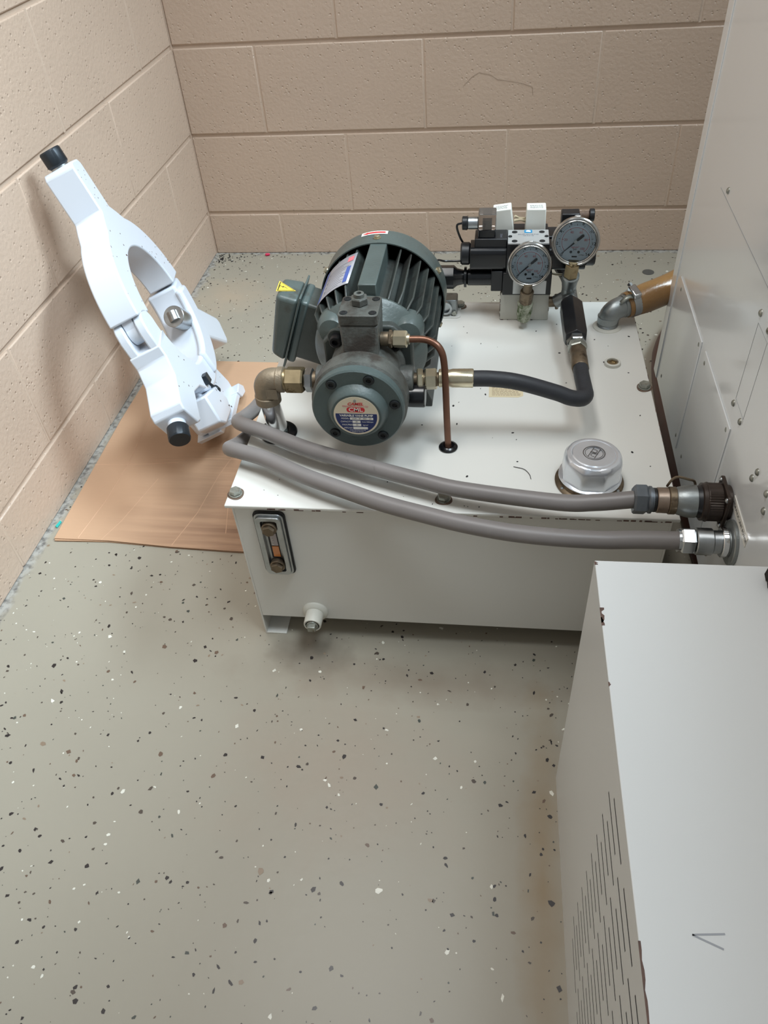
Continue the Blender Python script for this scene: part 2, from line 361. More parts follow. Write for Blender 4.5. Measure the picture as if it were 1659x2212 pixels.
# ------------------------------------------------------------------ object helpers
def tag(o, label=None, cat=None, group=None, kind=None):
    if label: o['label'] = label
    if cat: o['category'] = cat
    if group: o['group'] = group
    if kind: o['kind'] = kind
    return o
def bevel(o, w, seg=2, ang=35):
    b = o.modifiers.new('bevel', 'BEVEL'); b.width = w; b.segments = seg; b.limit_method = 'ANGLE'; b.angle_limit = radians(ang)
    b.harden_normals = False; return o
def thing(name, label, cat, loc=(0, 0, 0), group=None, matrix=None):
    o = D.objects.new(name, None); C.objects.link(o); o.empty_display_size = 0.05
    if matrix is not None: o.matrix_world = matrix; o['_l'] = 1
    else: o.location = loc
    return tag(o, label, cat, group)
def rootoff(par):
    if par is None: return Vector((0, 0, 0))
    r = par
    while r.parent: r = r.parent
    return Vector((0, 0, 0)) if '_l' in r else Vector(r.location)
def part(name, mb, mats, par, bev=0, seg=2, sharp=32, label=None, ang=35, kind=None):
    me = mb.mesh(name, mats, rootoff(par), sharp)
    o = D.objects.new(name, me); C.objects.link(o); o.parent = par
    if bev: bevel(o, bev, seg, ang)
    if label: o['label'] = label
    if kind: o['kind'] = kind
    return o
def solo(name, mb, mats, label, cat, bev=0, group=None, kind=None, sharp=32):
    xs = [q.x for q in mb.v]; ys = [q.y for q in mb.v]; zs = [q.z for q in mb.v]
    off = Vector(((min(xs) + max(xs)) / 2, (min(ys) + max(ys)) / 2, min(zs)))
    o = D.objects.new(name, mb.mesh(name, mats, off, sharp)); C.objects.link(o); o.location = off
    if bev: bevel(o, bev)
    return tag(o, label, cat, group, kind)
def text_mb(txt, size, fr, mb=None, mi=0, align='CENTER', shear=0.0, wide=1.0, weight=0.0):
    cu = D.curves.new('txt', 'FONT'); cu.body = txt; cu.size = size; cu.align_x = align; cu.align_y = 'CENTER'
    cu.shear = shear; cu.extrude = 0.00005; cu.offset = weight; cu.resolution_u = 3
    ob = D.objects.new('txt', cu); C.objects.link(ob)
    dg = bpy.context.evaluated_depsgraph_get(); me = D.meshes.new_from_object(ob.evaluated_get(dg))
    mb = mb or MB()
    mb.add([fr @ Vector((v.co.x * wide, v.co.y, v.co.z)) for v in me.vertices], [tuple(p.vertices) for p in me.polygons], mi)
    D.objects.remove(ob); D.meshes.remove(me); D.curves.remove(cu)
    return mb
def frame(o, x, y):
    x = Vector(x).normalized(); y = Vector(y); y = (y - x * y.dot(x)).normalized(); z = x.cross(y)
    m = Matrix((x, y, z)).transposed().to_4x4(); m.translation = Vector(o); return m

# ------------------------------------------------------------------ the setting: floor, walls
mb = MB(); mb.box(-0.2, 3.0, -3.6, 0.2, -0.12, 0)
floor = D.objects.new('floor', mb.mesh('floor', 'floor')); C.objects.link(floor); tag(floor, kind='structure')
cols = [srgb(40, 34, 34), srgb(78, 68, 60), srgb(104, 84, 70), srgb(222, 220, 208), srgb(66, 70, 64), srgb(140, 122, 104)]
for i, c_ in enumerate(cols): M['flake%d' % i] = mat('paint_flake', c_, 0.35, var=0.1, vscale=100)
mb = MB(); rnd = random.Random(3)
for k in range(13500):
    x = rnd.uniform(0.012, 1.95); y = rnd.uniform(-2.95, -0.01)
    u = rnd.random(); r = 0.0006 + 0.0011 * rnd.random() if u < 0.60 else (0.0015 + 0.0020 * rnd.random() if u < 0.94 else 0.0034 + 0.0014 * rnd.random())
    n = rnd.choice((4, 5, 5, 6)); ph = rnd.random() * 6.28; st = rnd.uniform(0.45, 1.0); rot = rnd.random() * 3.14
    pts = []
    for i in range(n):
        a = ph + 2 * pi * i / n + rnd.uniform(-0.3, 0.3); q = r * rnd.uniform(0.7, 1.15)
        px, py = q * cos(a), q * sin(a) * st
        pts.append((x + px * cos(rot) - py * sin(rot), y + px * sin(rot) + py * cos(rot), 0.00025))
    ci = rnd.choices(range(6), (44, 16, 10, 16, 8, 6))[0]
    mb.add(pts, [tuple(range(n))], ci)
fl = part('paint_flakes', mb, ['flake%d' % i for i in range(6)], floor, kind='stuff')

def block_mesh(w, h, d):
    b = MB(); b.box(0, w, -d, 0, 0, h); me = b.mesh('concrete_block', 'block')
    return me
H0, CH, BL = 0.115, 0.2032, 0.4064
GX, GZ = 0.003, 0.008     # vertical joints nearly filled, bed joints tooled
def wall(side):
    back = side == 'back'
    ln = 3.0 if back else 3.5
    nrow = 12
    # joint plane as the wall's own mesh, blocks proud of it
    mb = MB()
    if back: mb.box(0.0, ln, 0.0045, 0.15, 0, H0 + CH * nrow)
    else: mb.box(-0.15, -0.0045, -ln, 0, 0, H0 + CH * nrow)
    for r in range(-1, nrow):      # filled vertical joints, a little below the block faces
        z0 = (0 if r < 0 else H0 + r * CH); z1 = H0 + (r + 1) * CH
        x0 = 0.2032 if (r % 2 == 1) else 0.4064
        if not back: x0 = 0.2032 if (r % 2 == 0) else 0.4064
        x = x0 - (0 if back else 0)
        while x < ln:
            if back: mb.box(x - 0.004, x + 0.004, 0.0009, 0.01, z0 + GZ * .5, z1 - GZ * .5)
            else: mb.box(-0.01, -0.0009, -x - 0.004, -x + 0.004, z0 + GZ * .5, z1 - GZ * .5)
            x += BL
    if not back: mb.box(-0.02, 0.0012, -0.0012, 0.02, 0, H0 + CH * nrow)
    w = D.objects.new('wall_' + side, mb.mesh('wall', 'mortar')); C.objects.link(w); tag(w, kind='structure')
    cache = {}
    rr = random.Random(5 if back else 9)
    for r in range(-1, nrow):
        z0 = 0 if r < 0 else H0 + r * CH + GZ / 2; z1 = H0 + (r + 1) * CH - GZ / 2
        half = (r % 2 == 1) if back else (r % 2 == 0)
        x = 0.0; first = True
        while x < ln - 0.01:
            wd = BL / 2 if (half and first) else BL
            wd = min(wd, ln - x); first = False
            key = (round(wd, 4), round(z1 - z0, 4))
            if key not in cache:
                b = MB(); b.box(0.0, wd - GX, 0, 0.03, 0, z1 - z0); cache[key] = b.mesh('concrete_block', 'block', smooth=True)
            o = D.objects.new('concrete_block', cache[key]); C.objects.link(o); o.parent = w
            pr = rr.uniform(-0.0007, 0.0007)
            if back: o.location = (x + GX / 2, pr, z0)
            else:
                o.location = (pr, -x - wd + GX / 2 , z0); o.rotation_euler = (0, 0, pi / 2)
            bevel(o, 0.0026, 2)
            x += wd
    return w
wb = wall('back'); wall('left')
mb = MB(); cp = [(0.7028, 0.4145), (0.7234, 0.4337), (0.7396, 0.4421), (0.7668, 0.4362), (0.7833, 0.4258), (0.816, 0.4208), (0.8433, 0.415), (0.8653, 0.4074), (0.8675, 0.3892)]
for (xa, za), (xb, zb) in zip(cp[:-1], cp[1:]):
    d = Vector((xb - xa, 0, zb - za)).normalized(); nn = Vector((-d.z, 0, d.x)) * 0.0004; A = Vector((xa, -0.0010, za)); B_ = Vector((xb, -0.0010, zb))
    mb.add([A - nn, A + nn, B_ + nn, B_ - nn], [(0, 1, 2, 3)])
part('hairline_crack', mb, mat('crack_line', srgb(156, 136, 118), 0.8), wb)

# ------------------------------------------------------------------ large sheet-metal machine on the right
MX = 1.081
t = thing('machine_enclosure', 'tall glossy off-white sheet-metal machine enclosure along the right, with inset hatches and dome screws', 'machine', (1.5, -1.9, 0))
mb = MB(); mb.box(MX, 1.95, -3.3, -0.845, 0.18, 0.98)
part('panel', mb, 'mach_white', t, 0.003)
mb = MB(); mb.box(MX - 0.0016, MX + 0.002, -0.872, -0.8435, 0.182, 0.98)
part('edge_flange', mb, 'mach_white', t, 0.0008)
mb = MB(); mb.box(1.22, 1.9, -3.2, -0.9, 0.0, 0.18)
part('base', mb, 'mach_white', t, 0.003)
for (ya, yb, za, zb) in ((-0.898, -1.086, 0.200, 0.384), (-1.111, -1.280, 0.200, 0.386)):
    mb = MB(); mb.box(MX - 0.0018, MX, ya, yb, za, zb)
    h = part('hatch', mb, 'mach_white', t, 0.0006)
M['groove'] = mat('panel_seam', srgb(160, 164, 168), 0.5)
mb = MB(); g = 0.0003
for (ya, yb, za, zb) in ((-1.266, -1.307, 0.42, 0.518),):
    mb.ringprism([(ya, za), (yb, za), (yb, zb), (ya, zb)], [(ya - g, za + g), (yb + g, za + g), (yb + g, zb - g), (ya - g, zb - g)], 0, 0.0003, 0,
                 Matrix(((0, 0, -1, MX), (1, 0, 0, 0), (0, 1, 0, 0), (0, 0, 0, 1))))
mb.box(MX - 0.0003, MX, -1.0, -1.4, 0.5568, 0.5576)
part('seam', mb, 'groove', t)
for (y, z) in ((-0.9163, 0.3718), (-1.0752, 0.3737), (-0.9087, 0.2109), (-1.0725, 0.2146), (-1.1251, 0.2164), (-1.1218, 0.3737), (-1.2684, 0.3762),
               (-1.0371, 0.5678), (-1.2654, 0.5290), (-1.3014, 0.5290), (-1.2639, 0.4114), (-1.3003, 0.4121), (-1.3893, 0.4136), (-1.3811, 0.3981), (-1.4264, 0.4166), (-1.434, 0.3999)):
    mb = MB(); mb.lathe((MX + 0.0005, y, z), (-1, 0, 0), [(0, 0.0043), (0.0010, 0.0041), (0.0023, 0.0032), (0.0031, 0.0017), (0.0033, 0)], 16)
    part('dome_screw', mb, 'bolt', t)
fr = frame((MX - 0.0006, -1.399, 0.3335), (0, -1, 0), (0, 0, 1))
# ------------------------------------------------------------------ label on it
lab = MB(); lab.box(MX - 0.0008, MX + 0.0003, -1.353, -1.4225, 0.334, 0.3475)
lp = part('name_label', lab, 'print_white', t, label='narrow white label strip with black capitals')
part('lettering', text_mb('HYDRAULIC UNIT POWER', 0.0066, frame((MX - 0.0009, -1.3878, 0.3408), (0, -1, 0), (0, 0, 1)), wide=0.88), 'ink', lp)
rn = random.Random(2)
# ------------------------------------------------------------------ foreground cabinet with slots
CA = 0.0155
Mx = Matrix.Translation((0.9043, -1.5319, 0)) @ Matrix.Rotation(CA, 4, 'Z')
t = thing('slotted_cabinet', 'low white sheet-metal cabinet in the foreground with rows of cooling slots in its left side', 'cabinet', matrix=Mx)
CW, CD, CHh = 0.166, 0.62, 0.4196
mb = MB(); mb.box(0, CW, -CD, 0, CHh - 0.0016, CHh)
mb.box(0.0016, CW, -0.0016, 0, 0, CHh - 0.0016); mb.box(CW - 0.0016, CW, -CD, -0.0016, 0, CHh - 0.0016); mb.box(0.0016, CW - 0.0016, -CD, -CD + 0.0016, 0, CHh - 0.0016)
part('housing', mb, 'cab_white', t, 0.0007)
# left side with real slots
mb = MB(); sh = 0.0016; zc = 0.0
rows = []
for k in range(17):
    even = k % 2 == 0
    z = 0.3885 - 0.0195 * k
    y0 = -0.2195 if even else -0.2045
    rows.append((z, [y0 - 0.0665 * j for j in range(6)]))
rows = rows[::-1]
zprev = 0.0; side = MB()
def quad(y0, y1, z0, z1): side.add([(0, y0, z0), (0, y1, z0), (0, y1, z1), (0, y0, z1)], [(0, 1, 2, 3)])
for z, ys in rows:
    quad(0, -CD, zprev, z - sh)
    yp = 0
    for y in ys:
        if y - 0.05 < -CD + 0.005: break
        quad(yp, y, z - sh, z + sh); yp = y - 0.05
        side.add([(0, y, z - sh), (0, y - .05, z - sh), (0, y - .05, z + sh), (0, y, z + sh), (.001, y, z - sh), (.001, y - .05, z - sh), (.001, y - .05, z + sh), (.001, y, z + sh)],
                 [(0, 1, 5, 4), (1, 2, 6, 5), (2, 3, 7, 6), (3, 0, 4, 7)], 1)  # slot walls coloured dark so the slots read as shaded
    quad(yp, -CD, z - sh, z + sh); zprev = z + sh
quad(0, -CD, zprev, CHh - 0.001)
o = part('slotted_panel', side, ['cab_white', 'greyhole'], t)
mb = MB(); mb.box(0.004, 0.02, -CD + 0.01, -0.15, 0.03, CHh - 0.01); part('dark_slot_backing', mb, 'greyhole', t)  # added dark box behind the slots, stands in for the unlit interior
# chips along its upper edge, pencil mark on the top
mb = MB()
for (y0, ln_, wd) in ((-0.057, 0.02, 0.0035), (-0.068, 0.006, 0.002), (-0.135, 0.004, 0.002), (-0.0015, 0.004, 0.003), (-0.33, 0.05, 0.0016), (-0.39, 0.03, 0.0014)):
    n = 9; up = [(i / n * ln_, rn.uniform(0.2, 1) * wd) for i in range(n + 1)]
    poly = [(0, -0.0003)] + up + [(ln_, -0.0003)]
    mb.prism([(q[1], y0 - q[0]) for q in poly], CHh - 0.0004, CHh + 0.0001)
part('paint_chips', mb, 'edge_chip', t, kind='stuff')
mb = MB()
# ------------------------------------------------------------------ pencil chevron
def stroke(mb, a, b, wd, z):
    a = Vector(a); b = Vector(b); d = (b - a).normalized(); n = Vector((-d.y, d.x)) * wd
    mb.add([(a.x + n.x, a.y + n.y, z), (a.x - n.x, a.y - n.y, z), (b.x - n.x, b.y - n.y, z), (b.x + n.x, b.y + n.y, z)], [(0, 1, 2, 3)])
cx, cy = 0.034, -0.3235
stroke(mb, (cx, cy), (cx + 0.0205, cy + 0.0022), 0.0006, CHh + 0.0002); stroke(mb, (cx, cy), (cx + 0.0180, cy - 0.0070), 0.0006, CHh + 0.0002)
part('pencil_mark', mb, mat('faint_pencil', srgb(158, 162, 168), 0.6), t)
# burnt foam lump on the corner where cabinet meets the machine
mb = MB()
rn = random.Random(4)
prof = []
mb.lathe((1.0655, -1.549, 0.4196), (0, 0, 1), [(0, 0.011), (0.008, 0.013), (0.018, 0.0125), (0.028, 0.009), (0.032, 0.002), (0.0325, 0)], 18, rfun=lambda t_, a: 1 + 0.35 * sin(5 * a + 90 * t_) * sin(3 * a + 11))
solo('burnt_foam_plug', mb, 'soot', 'charred black foam lump with yellow edge on the cabinet top at the far right', 'foam')

# ------------------------------------------------------------------ cardboard sheet
t = thing('cardboard_sheet', 'large flattened brown corrugated cardboard sheet lying on the floor by the left wall', 'cardboard', (0.25, -0.86, 0))
def sheet(z, jit, mi, seed):
    r_ = random.Random(seed); P = []
    F = [(0.026 + jit, -1.152 - jit), (0.13, -1.151), (0.25, -1.157), (0.36, -1.160), (0.459, -1.162)]
    for x, y in F: P.append((x, y + r_.uniform(-0.0012, 0.0012)))
    P += [(0.464, -0.60), (0.43, -0.57), (0.264, -0.568), (0.14, -0.566), (0.02 + jit, -0.571), (0.017 + jit, -0.8)]
    return P
for i in range(3):
    mb = MB(); mb.prism(sheet(0, 0.0012 * (2 - i), 0, i), 0.0003 + i * 0.0018, 0.0003 + i * 0.0018 + (0.0012 if i < 2 else 0.0014))
    part('liner', mb, 'card', t, 0.0003)
mb = MB()
def crease(pts, h=0.0009, w=0.0012):
    for a, b in zip(pts[:-1], pts[1:]):
        a = Vector((*a, 0.0052)); b = Vector((*b, 0.0052)); d = (b - a).normalized(); n = Vector((-d.y, d.x, 0)) * w
        mb.add([a - n, a + n, b + n, b - n, a + Vector((0, 0, h)), b + Vector((0, 0, h))], [(0, 4, 5, 3), (4, 1, 2, 5), (0, 1, 4), (3, 5, 2)])
crease([(0.070, -1.148), (0.083, -1.05), (0.088, -0.94), (0.079, -0.8), (0.08, -0.65)])
crease([(0.02, -0.945), (0.07, -0.942), (0.13, -0.938), (0.19, -0.93)], 0.001)
crease([(0.14, -0.925), (0.25, -0.915), (0.40, -0.918)], 0.0006, 0.0008)
crease([(0.05, -0.72), (0.2, -0.715)], 0.0006, 0.0008)
crease([(0.25, -1.155), (0.272, -1.07), (0.282, -0.97), (0.30, -0.88), (0.315, -0.76)], 0.0006, 0.0009)
crease([(0.115, -1.15), (0.135, -1.1), (0.165, -0.98)], 0.0005, 0.0008)
crease([(0.34, -1.12), (0.325, -1.05)], 0.0005, 0.0008)
part('creases', mb, mat('scuffed_crease', srgb(200, 162, 132), 0.8), t)

# ------------------------------------------------------------------ hydraulic tank
TM = Matrix.Translation((0.4628, -1.3281, 0)) @ Matrix.Rotation(0.0108, 4, 'Z')
TW, TD, TH, TO = 0.5683, 0.5264, 0.2816, 0.0065
LZ = TH
t = tank = thing('hydraulic_tank', 'white painted steel hydraulic oil tank with a bolted lid carrying the pump', 'tank', matrix=TM)
mb = MB(); mb.box(0.003, TW - 0.003, 0, 0.003, 0.0448, TH - 0.005); mb.box(0.003, TW - 0.003, TD - 0.003, TD, 0.0448, TH - 0.005); mb.box(0.003, TW - 0.003, 0.003, TD - 0.003, 0.0448, 0.048)
part('tank_body', mb, 'white', t, 0.0006)
for sx in (0, 1):
    mb = MB(); x0, x1 = (0, 0.003) if not sx else (TW - 0.003, TW)
    mb.box(x0, x1, 0, TD, 0.003, TH - 0.005)
    part('side_plate', mb, 'white', t, 0.0006)
    mb = MB(); mb.box(0.0 if not sx else TW - 0.034, 0.034 if not sx else TW, 0.0, TD, 0, 0.003)
    part('foot_flange', mb, 'white', t, 0.0006)
mb = MB(); mb.box(-TO, TW + TO, -TO, TD + TO, TH - 0.005, TH)
lid = part('lid', mb, 'white', t, 0.0012)
# chips on lid edge
mb = MB(); rn = random.Random(8)
for k in range(46):
    x = rn.choice((rn.uniform(0.34, 0.57), rn.uniform(0, 0.57))); l_ = rn.uniform(0.002, 0.009)
    mb.box(x, x + l_, -TO - 0.0002, -TO + 0.0006, TH - 0.0053, TH - 0.0053 + rn.uniform(0.0008, 0.0028))
for k in range(14):
    y = rn.uniform(0.0, 0.5); mb.box(TW + TO - 0.0006, TW + TO + 0.0002, y, y + rn.uniform(0.002, 0.007), TH - 0.003, TH + 0.0001)
part('edge_chips', mb, 'edge_chip', lid, kind='stuff')
def lbolt(wx, wy, r=0.0088):
    q = TM.inverted() @ Vector((wx, wy, LZ)); a = rn.random()
    mb = MB(); mb.lathe(q, (0, 0, 1), [(0, r * 1.28), (0.0008, r * 1.28), (0.0010, r * 1.0)], 24, rfun=lambda t_, a_: 1 + 0.06 * sin(3 * a_ + wx * 40))
    w_ = part('washer', mb, 'rust', t)
    mb = MB(); mb.lathe(q + Vector((0, 0, .001)), (0, 0, 1), [(0, r * 1.05), (0.0014, r * 1.05), (0.0016, r * 0.95)], 24)
    mb.hexn(q + Vector((0, 0, .0026)), q + Vector((0, 0, .0085)), r * 0.92, 0, a)
    part('lid_bolt', mb, 'bolt', t)
for wx, wy in ((0.467, -1.312), (0.745, -1.307), (1.02, -1.303), (1.025, -1.047), (0.739, -0.808), (1.02, -0.815), (0.47, -0.815), (0.467, -1.06)): lbolt(wx, wy)
# plug ring, elbow weld collar
q = TM.inverted() @ Vector((0.984, -0.985, LZ))
mb = MB(); mb.lathe(q, (0, 0, 1), [(0, 0.0125), (0.0045, 0.0122), (0.0052, 0.0112), (0.0052, 0.0090), (0.001, 0.0088), (0.001, 0)], 28)
pl = part('plug_collar', mb, 'block_white', t)
mb = MB(); mb.lathe(q + Vector((0, 0, .0011)), (0, 0, 1), [(0, 0.0087), (0.0022, 0.0087), (0.0026, 0.006), (0.0008, 0.0052), (0.0008, 0)], 6); part('plug', mb, 'old_brass', t)
# sight gauge on the front: x .492-.533, z .149-.268
def L3(x, y, z): return TM.inverted() @ Vector((x, y, z))
gf = Matrix(((1, 0, 0, L3(0.5125, -1.3275, 0)[0]), (0, 0, -1, 0.0), (0, 1, 0, 0.2085), (0, 0, 0, 1)))
mb = MB(); mb.prism(rrect(0.044, 0.121, 0.008), 0, 0.003, 0, gf); sg = part('gauge_gasket', mb, 'greyhole', t)
mb = MB()
o1, i1 = rrect(0.0405, 0.117, 0.008), rrect(0.022, 0.098, 0.003)
mb.ringprism(o1, rrect(0.0345, 0.111, 0.006), 0.003, 0.0065, 0, gf); mb.ringprism(rrect(0.0345, 0.111, 0.006), i1, 0.003, 0.0105, 0, gf)
mb.prism(rrect(0.0225, 0.0985, 0.003), 0.003, 0.0045, 0, gf)
part('gauge_frame', mb, 'zinc', t, 0.0012, 3)
for zz, bz in ((0.0365, 0), (-0.0365, 1)):
    mb = MB(); q = gf @ Vector((0, zz, 0.0045)); q2 = gf @ Vector((0, zz, 0.013)); q3 = gf @ Vector((0, zz, 0.018))
    mb.cyl(q, q2, 0.0105, n=24, ch=0.001); mb.hexn(q2, q3, 0.0088, 0, 0.3)
    part('gauge_bolt', mb, 'old_metal', t)
mb = MB(); mb.prism(rrect(0.013, 0.050, 0.001), 0.0045, 0.0055, 0, gf); part('sight_window', mb, 'greyhole', t)
mb = MB(); mb.box(-0.0035, 0.006, 0.0, 0.024, 0.0056, 0.0066, 0, gf); th = part('thermometer', mb, 'thermo', t)
mb = MB()
for k in range(9): mb.box(-0.0032, -0.0008 if k % 2 else 0.0006, 0.002 + k * .0025, 0.0026 + k * .0025, 0.0067, 0.0068, 0, gf)
part('scale_marks', mb, 'print_white', th)
mb = MB(); mb.box(-0.0035, 0.006, -0.022, -0.002, 0.0056, 0.0066, 0, gf); part('oil_level', mb, 'oil', t)
# drain plug
dx = L3(0.5365, 0, 0)[0]
q = Vector((dx, 0.0, 0.062))
mb = MB(); mb.lathe(q, (0, -1, 0), [(0, 0.0195), (0.003, 0.0192), (0.006, 0.0165), (0.007, 0.0135)], 28); mb.lathe(q + Vector((0, -.006, 0)), (0, -1, 0), [(0, 0.0135), (0.021, 0.0132), (0.0225, 0.0125), (0.0225, 0.0108), (0.012, 0.0105), (0.012, 0)], 28)
part('drain_boss', mb, 'block_white', t)
mb = MB(); mb.lathe(q + Vector((0, -.018, 0)), (0, -1, 0), [(0, 0.0088), (0.0115, 0.0088)], 14, rfun=lambda t_, a: 1 + 0.08 * sin(7 * a)); mb.box(dx - .006, dx + .006, -0.037, -0.0285, 0.0575, 0.0675)
part('drain_plug', mb, 'bolt', t, 0.0012)
# aged instruction label on lid
q = L3(0.822, -1.064, LZ)
mb = MB(); mb.prism([(q.x - .0255, q.y - .014), (q.x + .018, q.y - .014), (q.x + .0255, q.y - .010), (q.x + .0255, q.y + .014), (q.x - .0255, q.y + .014)], LZ, LZ + 0.0003)
lb = part('instruction_label', mb, 'paper', t, label='small browned instruction label, half under the hose')
mb = MB()
for k in range(7):
    x = q.x - 0.021
    while x < q.x + 0.019 - (0.008 if k == 0 else 0):
        l_ = rn.uniform(.002, .006); mb.box(x, x + l_, q.y + 0.0105 - k * .0033, q.y + 0.0114 - k * .0033, LZ + .0003, LZ + .00035); x += l_ + .0009
part('lettering', mb, mat('brown_print', srgb(128, 104, 78), 0.6), lb)

# crumbs scattered on lid
mb = MB(); rn = random.Random(21)
def crumb(x, y, z, r):
    a = rn.random() * 6; n = 5; pts = []
    e = rn.uniform(.35, .8)
    for i in range(n):
        an = 2 * pi * i / n; px, py = r * cos(an), r * e * sin(an); pts.append((x + px * cos(a) - py * sin(a), y + px * sin(a) + py * cos(a)))
    mb.prism(pts, z, z + r * 0.5)
for k in range(46):
    crumb(rn.uniform(0.66, 1.02), rn.uniform(-1.28, -0.82), LZ + 0.0001, rn.choice((0.0008, 0.001, 0.0014, 0.002)))
for k in range(18): crumb(rn.uniform(0.50, 1.0), rn.uniform(-1.325, -1.25), LZ + 0.0001, rn.uniform(0.0006, 0.0012))
solo('grit_on_lid', mb, 'ink', 'dark grit and metal crumbs scattered on the white tank lid', 'debris', kind='stuff')
mb = MB()
for k in range(110):
    c_ = rn.random()
    if c_ < .5: crumb(abs(rn.gauss(0, .045)) + .012, -abs(rn.gauss(0, .03)) - .008, 0.0004, rn.uniform(.001, .003))
    elif c_ < .7: crumb(rn.uniform(.012, .04), rn.uniform(-.52, -.02), 0.0004, rn.uniform(.0008, .0022))
    else: crumb(rn.uniform(.02, 1.2), -rn.uniform(.006, .02), 0.0004, rn.uniform(.0008, .002))
solo('swept_grit', mb, 'ink', 'black grit swept into the corner where both block walls meet the floor', 'debris', kind='stuff')
mb = MB(); mb.prism([(0.012, -1.118), (0.017, -1.121), (0.019, -1.106), (0.015, -1.102)], 0.0005, 0.003)
solo('teal_plastic_scrap', mb, mat('teal_plastic', srgb(40, 176, 168), 0.4), 'tiny teal plastic scrap on the floor at the foot of the left wall', 'scrap', 0.0005)
mb = MB(); mb.lathe((0.148, -0.02, 0.004), (1, 0.2, 0), [(0, 0.002), (0.002, 0.0036), (0.009, 0.0038), (0.013, 0.0022), (0.0135, 0)], 12)
solo('pink_ear_plug', mb, mat('pink_foam', srgb(214, 48, 88), 0.7), 'tiny bright pink foam bit on the floor by the back wall', 'scrap')
mb = MB(); mb.lathe((1.182, -0.123, 0.0), (0, 0, 1), [(0, 0.0145), (0.001, 0.0145), (0.0014, 0.0125), (0.0014, 0)], 28)
solo('floor_disc', mb, mat('grey_slug', srgb(96, 96, 92), 0.5, metal=0.4), 'small round grey disc flat on the floor near the back wall', 'disc')
# curly metal sliver on the lid
mb = MB(); mb.tube(bez([(0.834, -1.238, LZ + .0008), (0.848, -1.243, LZ + .0012), (0.855, -1.253, LZ + .001), (0.857, -1.262, LZ + .0008)], 6), 0.0004, 6)
solo('metal_sliver', mb, 'ink', 'thin bent dark sliver lying on the middle of the tank lid', 'scrap')

# ------------------------------------------------------------------ electric motor
AX, AZ = 0.630, 0.382
t = motor = thing('electric_motor', 'dark green finned electric motor lying on the tank lid', 'motor', (AX, -1.03, LZ))
mb = MB(); mb.cyl((AX, -1.11, AZ), (AX, -0.93, AZ), 0.0660, n=48)
part('stator_body', mb, 'green_dark', t)
nf = 34
for k in range(nf):
    a = 2 * pi * (k + 0.5) / nf
    if abs(a - pi / 2) < 0.19: continue           # pad at the top
    if 4.3 < a < 5.2: continue
    da = a - pi if 0 < a < 2 * pi else a
    if abs(a - radians(176)) < radians(22): continue  # terminal box neck
    c_, s_ = cos(a), sin(a)
    e = Vector((c_, 0, s_)); tt = Vector((-s_, 0, c_)) * 0.0017
    ro = 0.0905
    prof = [(-0.955, 0.063), (-0.955, ro), (-1.086, ro), (-1.106, ro - 0.010), (-1.112, 0.063)]
    base = Vector((AX, 0, AZ))
    vs = []
    for sg_ in (-1, 1):
        for y, r in prof:
            th_ = 1.25 if r < 0.07 else 0.8
            vs.append(base + e * r + Vector((0, y, 0)) + tt * sg_ * th_)
    n = len(prof)
    mb = MB(); mb.add(vs, [tuple(range(n)), tuple(range(2 * n - 1, n - 1, -1))] + [(i, (i + 1) % n, n + (i + 1) % n, n + i) for i in range(n)])
    part('cooling_fin', mb, 'green_dark', t, 0.0008, 1)
mb = MB(); mb.box(AX - 0.0125, AX + 0.0125, -1.100, -0.955, AZ + 0.058, AZ + 0.0935); part('lifting_pad', mb, 'green', t, 0.0015)
# fan cover: open-front drum with domed back
mb = MB(); ro, ri = 0.0955, 0.0938
mb.lathe((AX, -0.978, AZ), (0, 1, 0), [(0.012, ri - 0.0005), (0.0, ri), (0.0, ro), (0.040, ro), (0.050, ro - 0.004), (0.056, ro - 0.014), (0.058, 0.05), (0.058, 0.0)], 72)
mb.lathe((AX, -0.978, AZ), (0, 1, 0), [(0.012, ri - 0.0005), (0.046, ri - 0.001), (0.05, 0.06)], 72)
fan = part('fan_cover', mb, 'green', t)
mb = MB(); mb.cyl((AX, -0.955, AZ), (AX, -0.949, AZ), 0.092, n=48); part('end_shield_rear', mb, 'green_dark', t)
for an in (92, 28, -28, 152):
    mb = MB(); e = Vector((cos(radians(an)), 0, sin(radians(an)))); q = Vector((AX, -0.963, AZ)) + e * ro
    mb.cyl(q, q + e * 0.0012, 0.0055, n=16); mb.hexn(q + e * .0012, q + e * .0046, 0.0042); part('cover_screw', mb, 'brass', t)
# red arrow sticker bent on the cover
def bent(mb, a0, a1, y0, y1, r, n=8, mi=0):
    vs = []
    for k in range(n + 1):
        a = radians(a0 + (a1 - a0) * k / n)
        for y in (y0, y1): vs.append((AX + r * cos(a), y, AZ + r * sin(a)))
    mb.add(vs, [(2 * k, 2 * k + 1, 2 * k + 3, 2 * k + 2) for k in range(n)], mi)
mb = MB(); bent(mb, 108, 84, -0.949, -0.9385, ro + 0.0003); st = part('arrow_sticker', mb, 'print_white', t)
mb = MB(); bent(mb, 102, 86, -0.946, -0.9415, ro + 0.0005)
a1, a2 = radians(107), radians(102); r_ = ro + 0.0005
mb.add([(AX + r_ * cos(a1), -0.94375, AZ + r_ * sin(a1)), (AX + r_ * cos(a2), -0.9475, AZ + r_ * sin(a2)), (AX + r_ * cos(a2), -0.940, AZ + r_ * sin(a2))], [(0, 1, 2)])
part('red_arrow', mb, 'red', st)
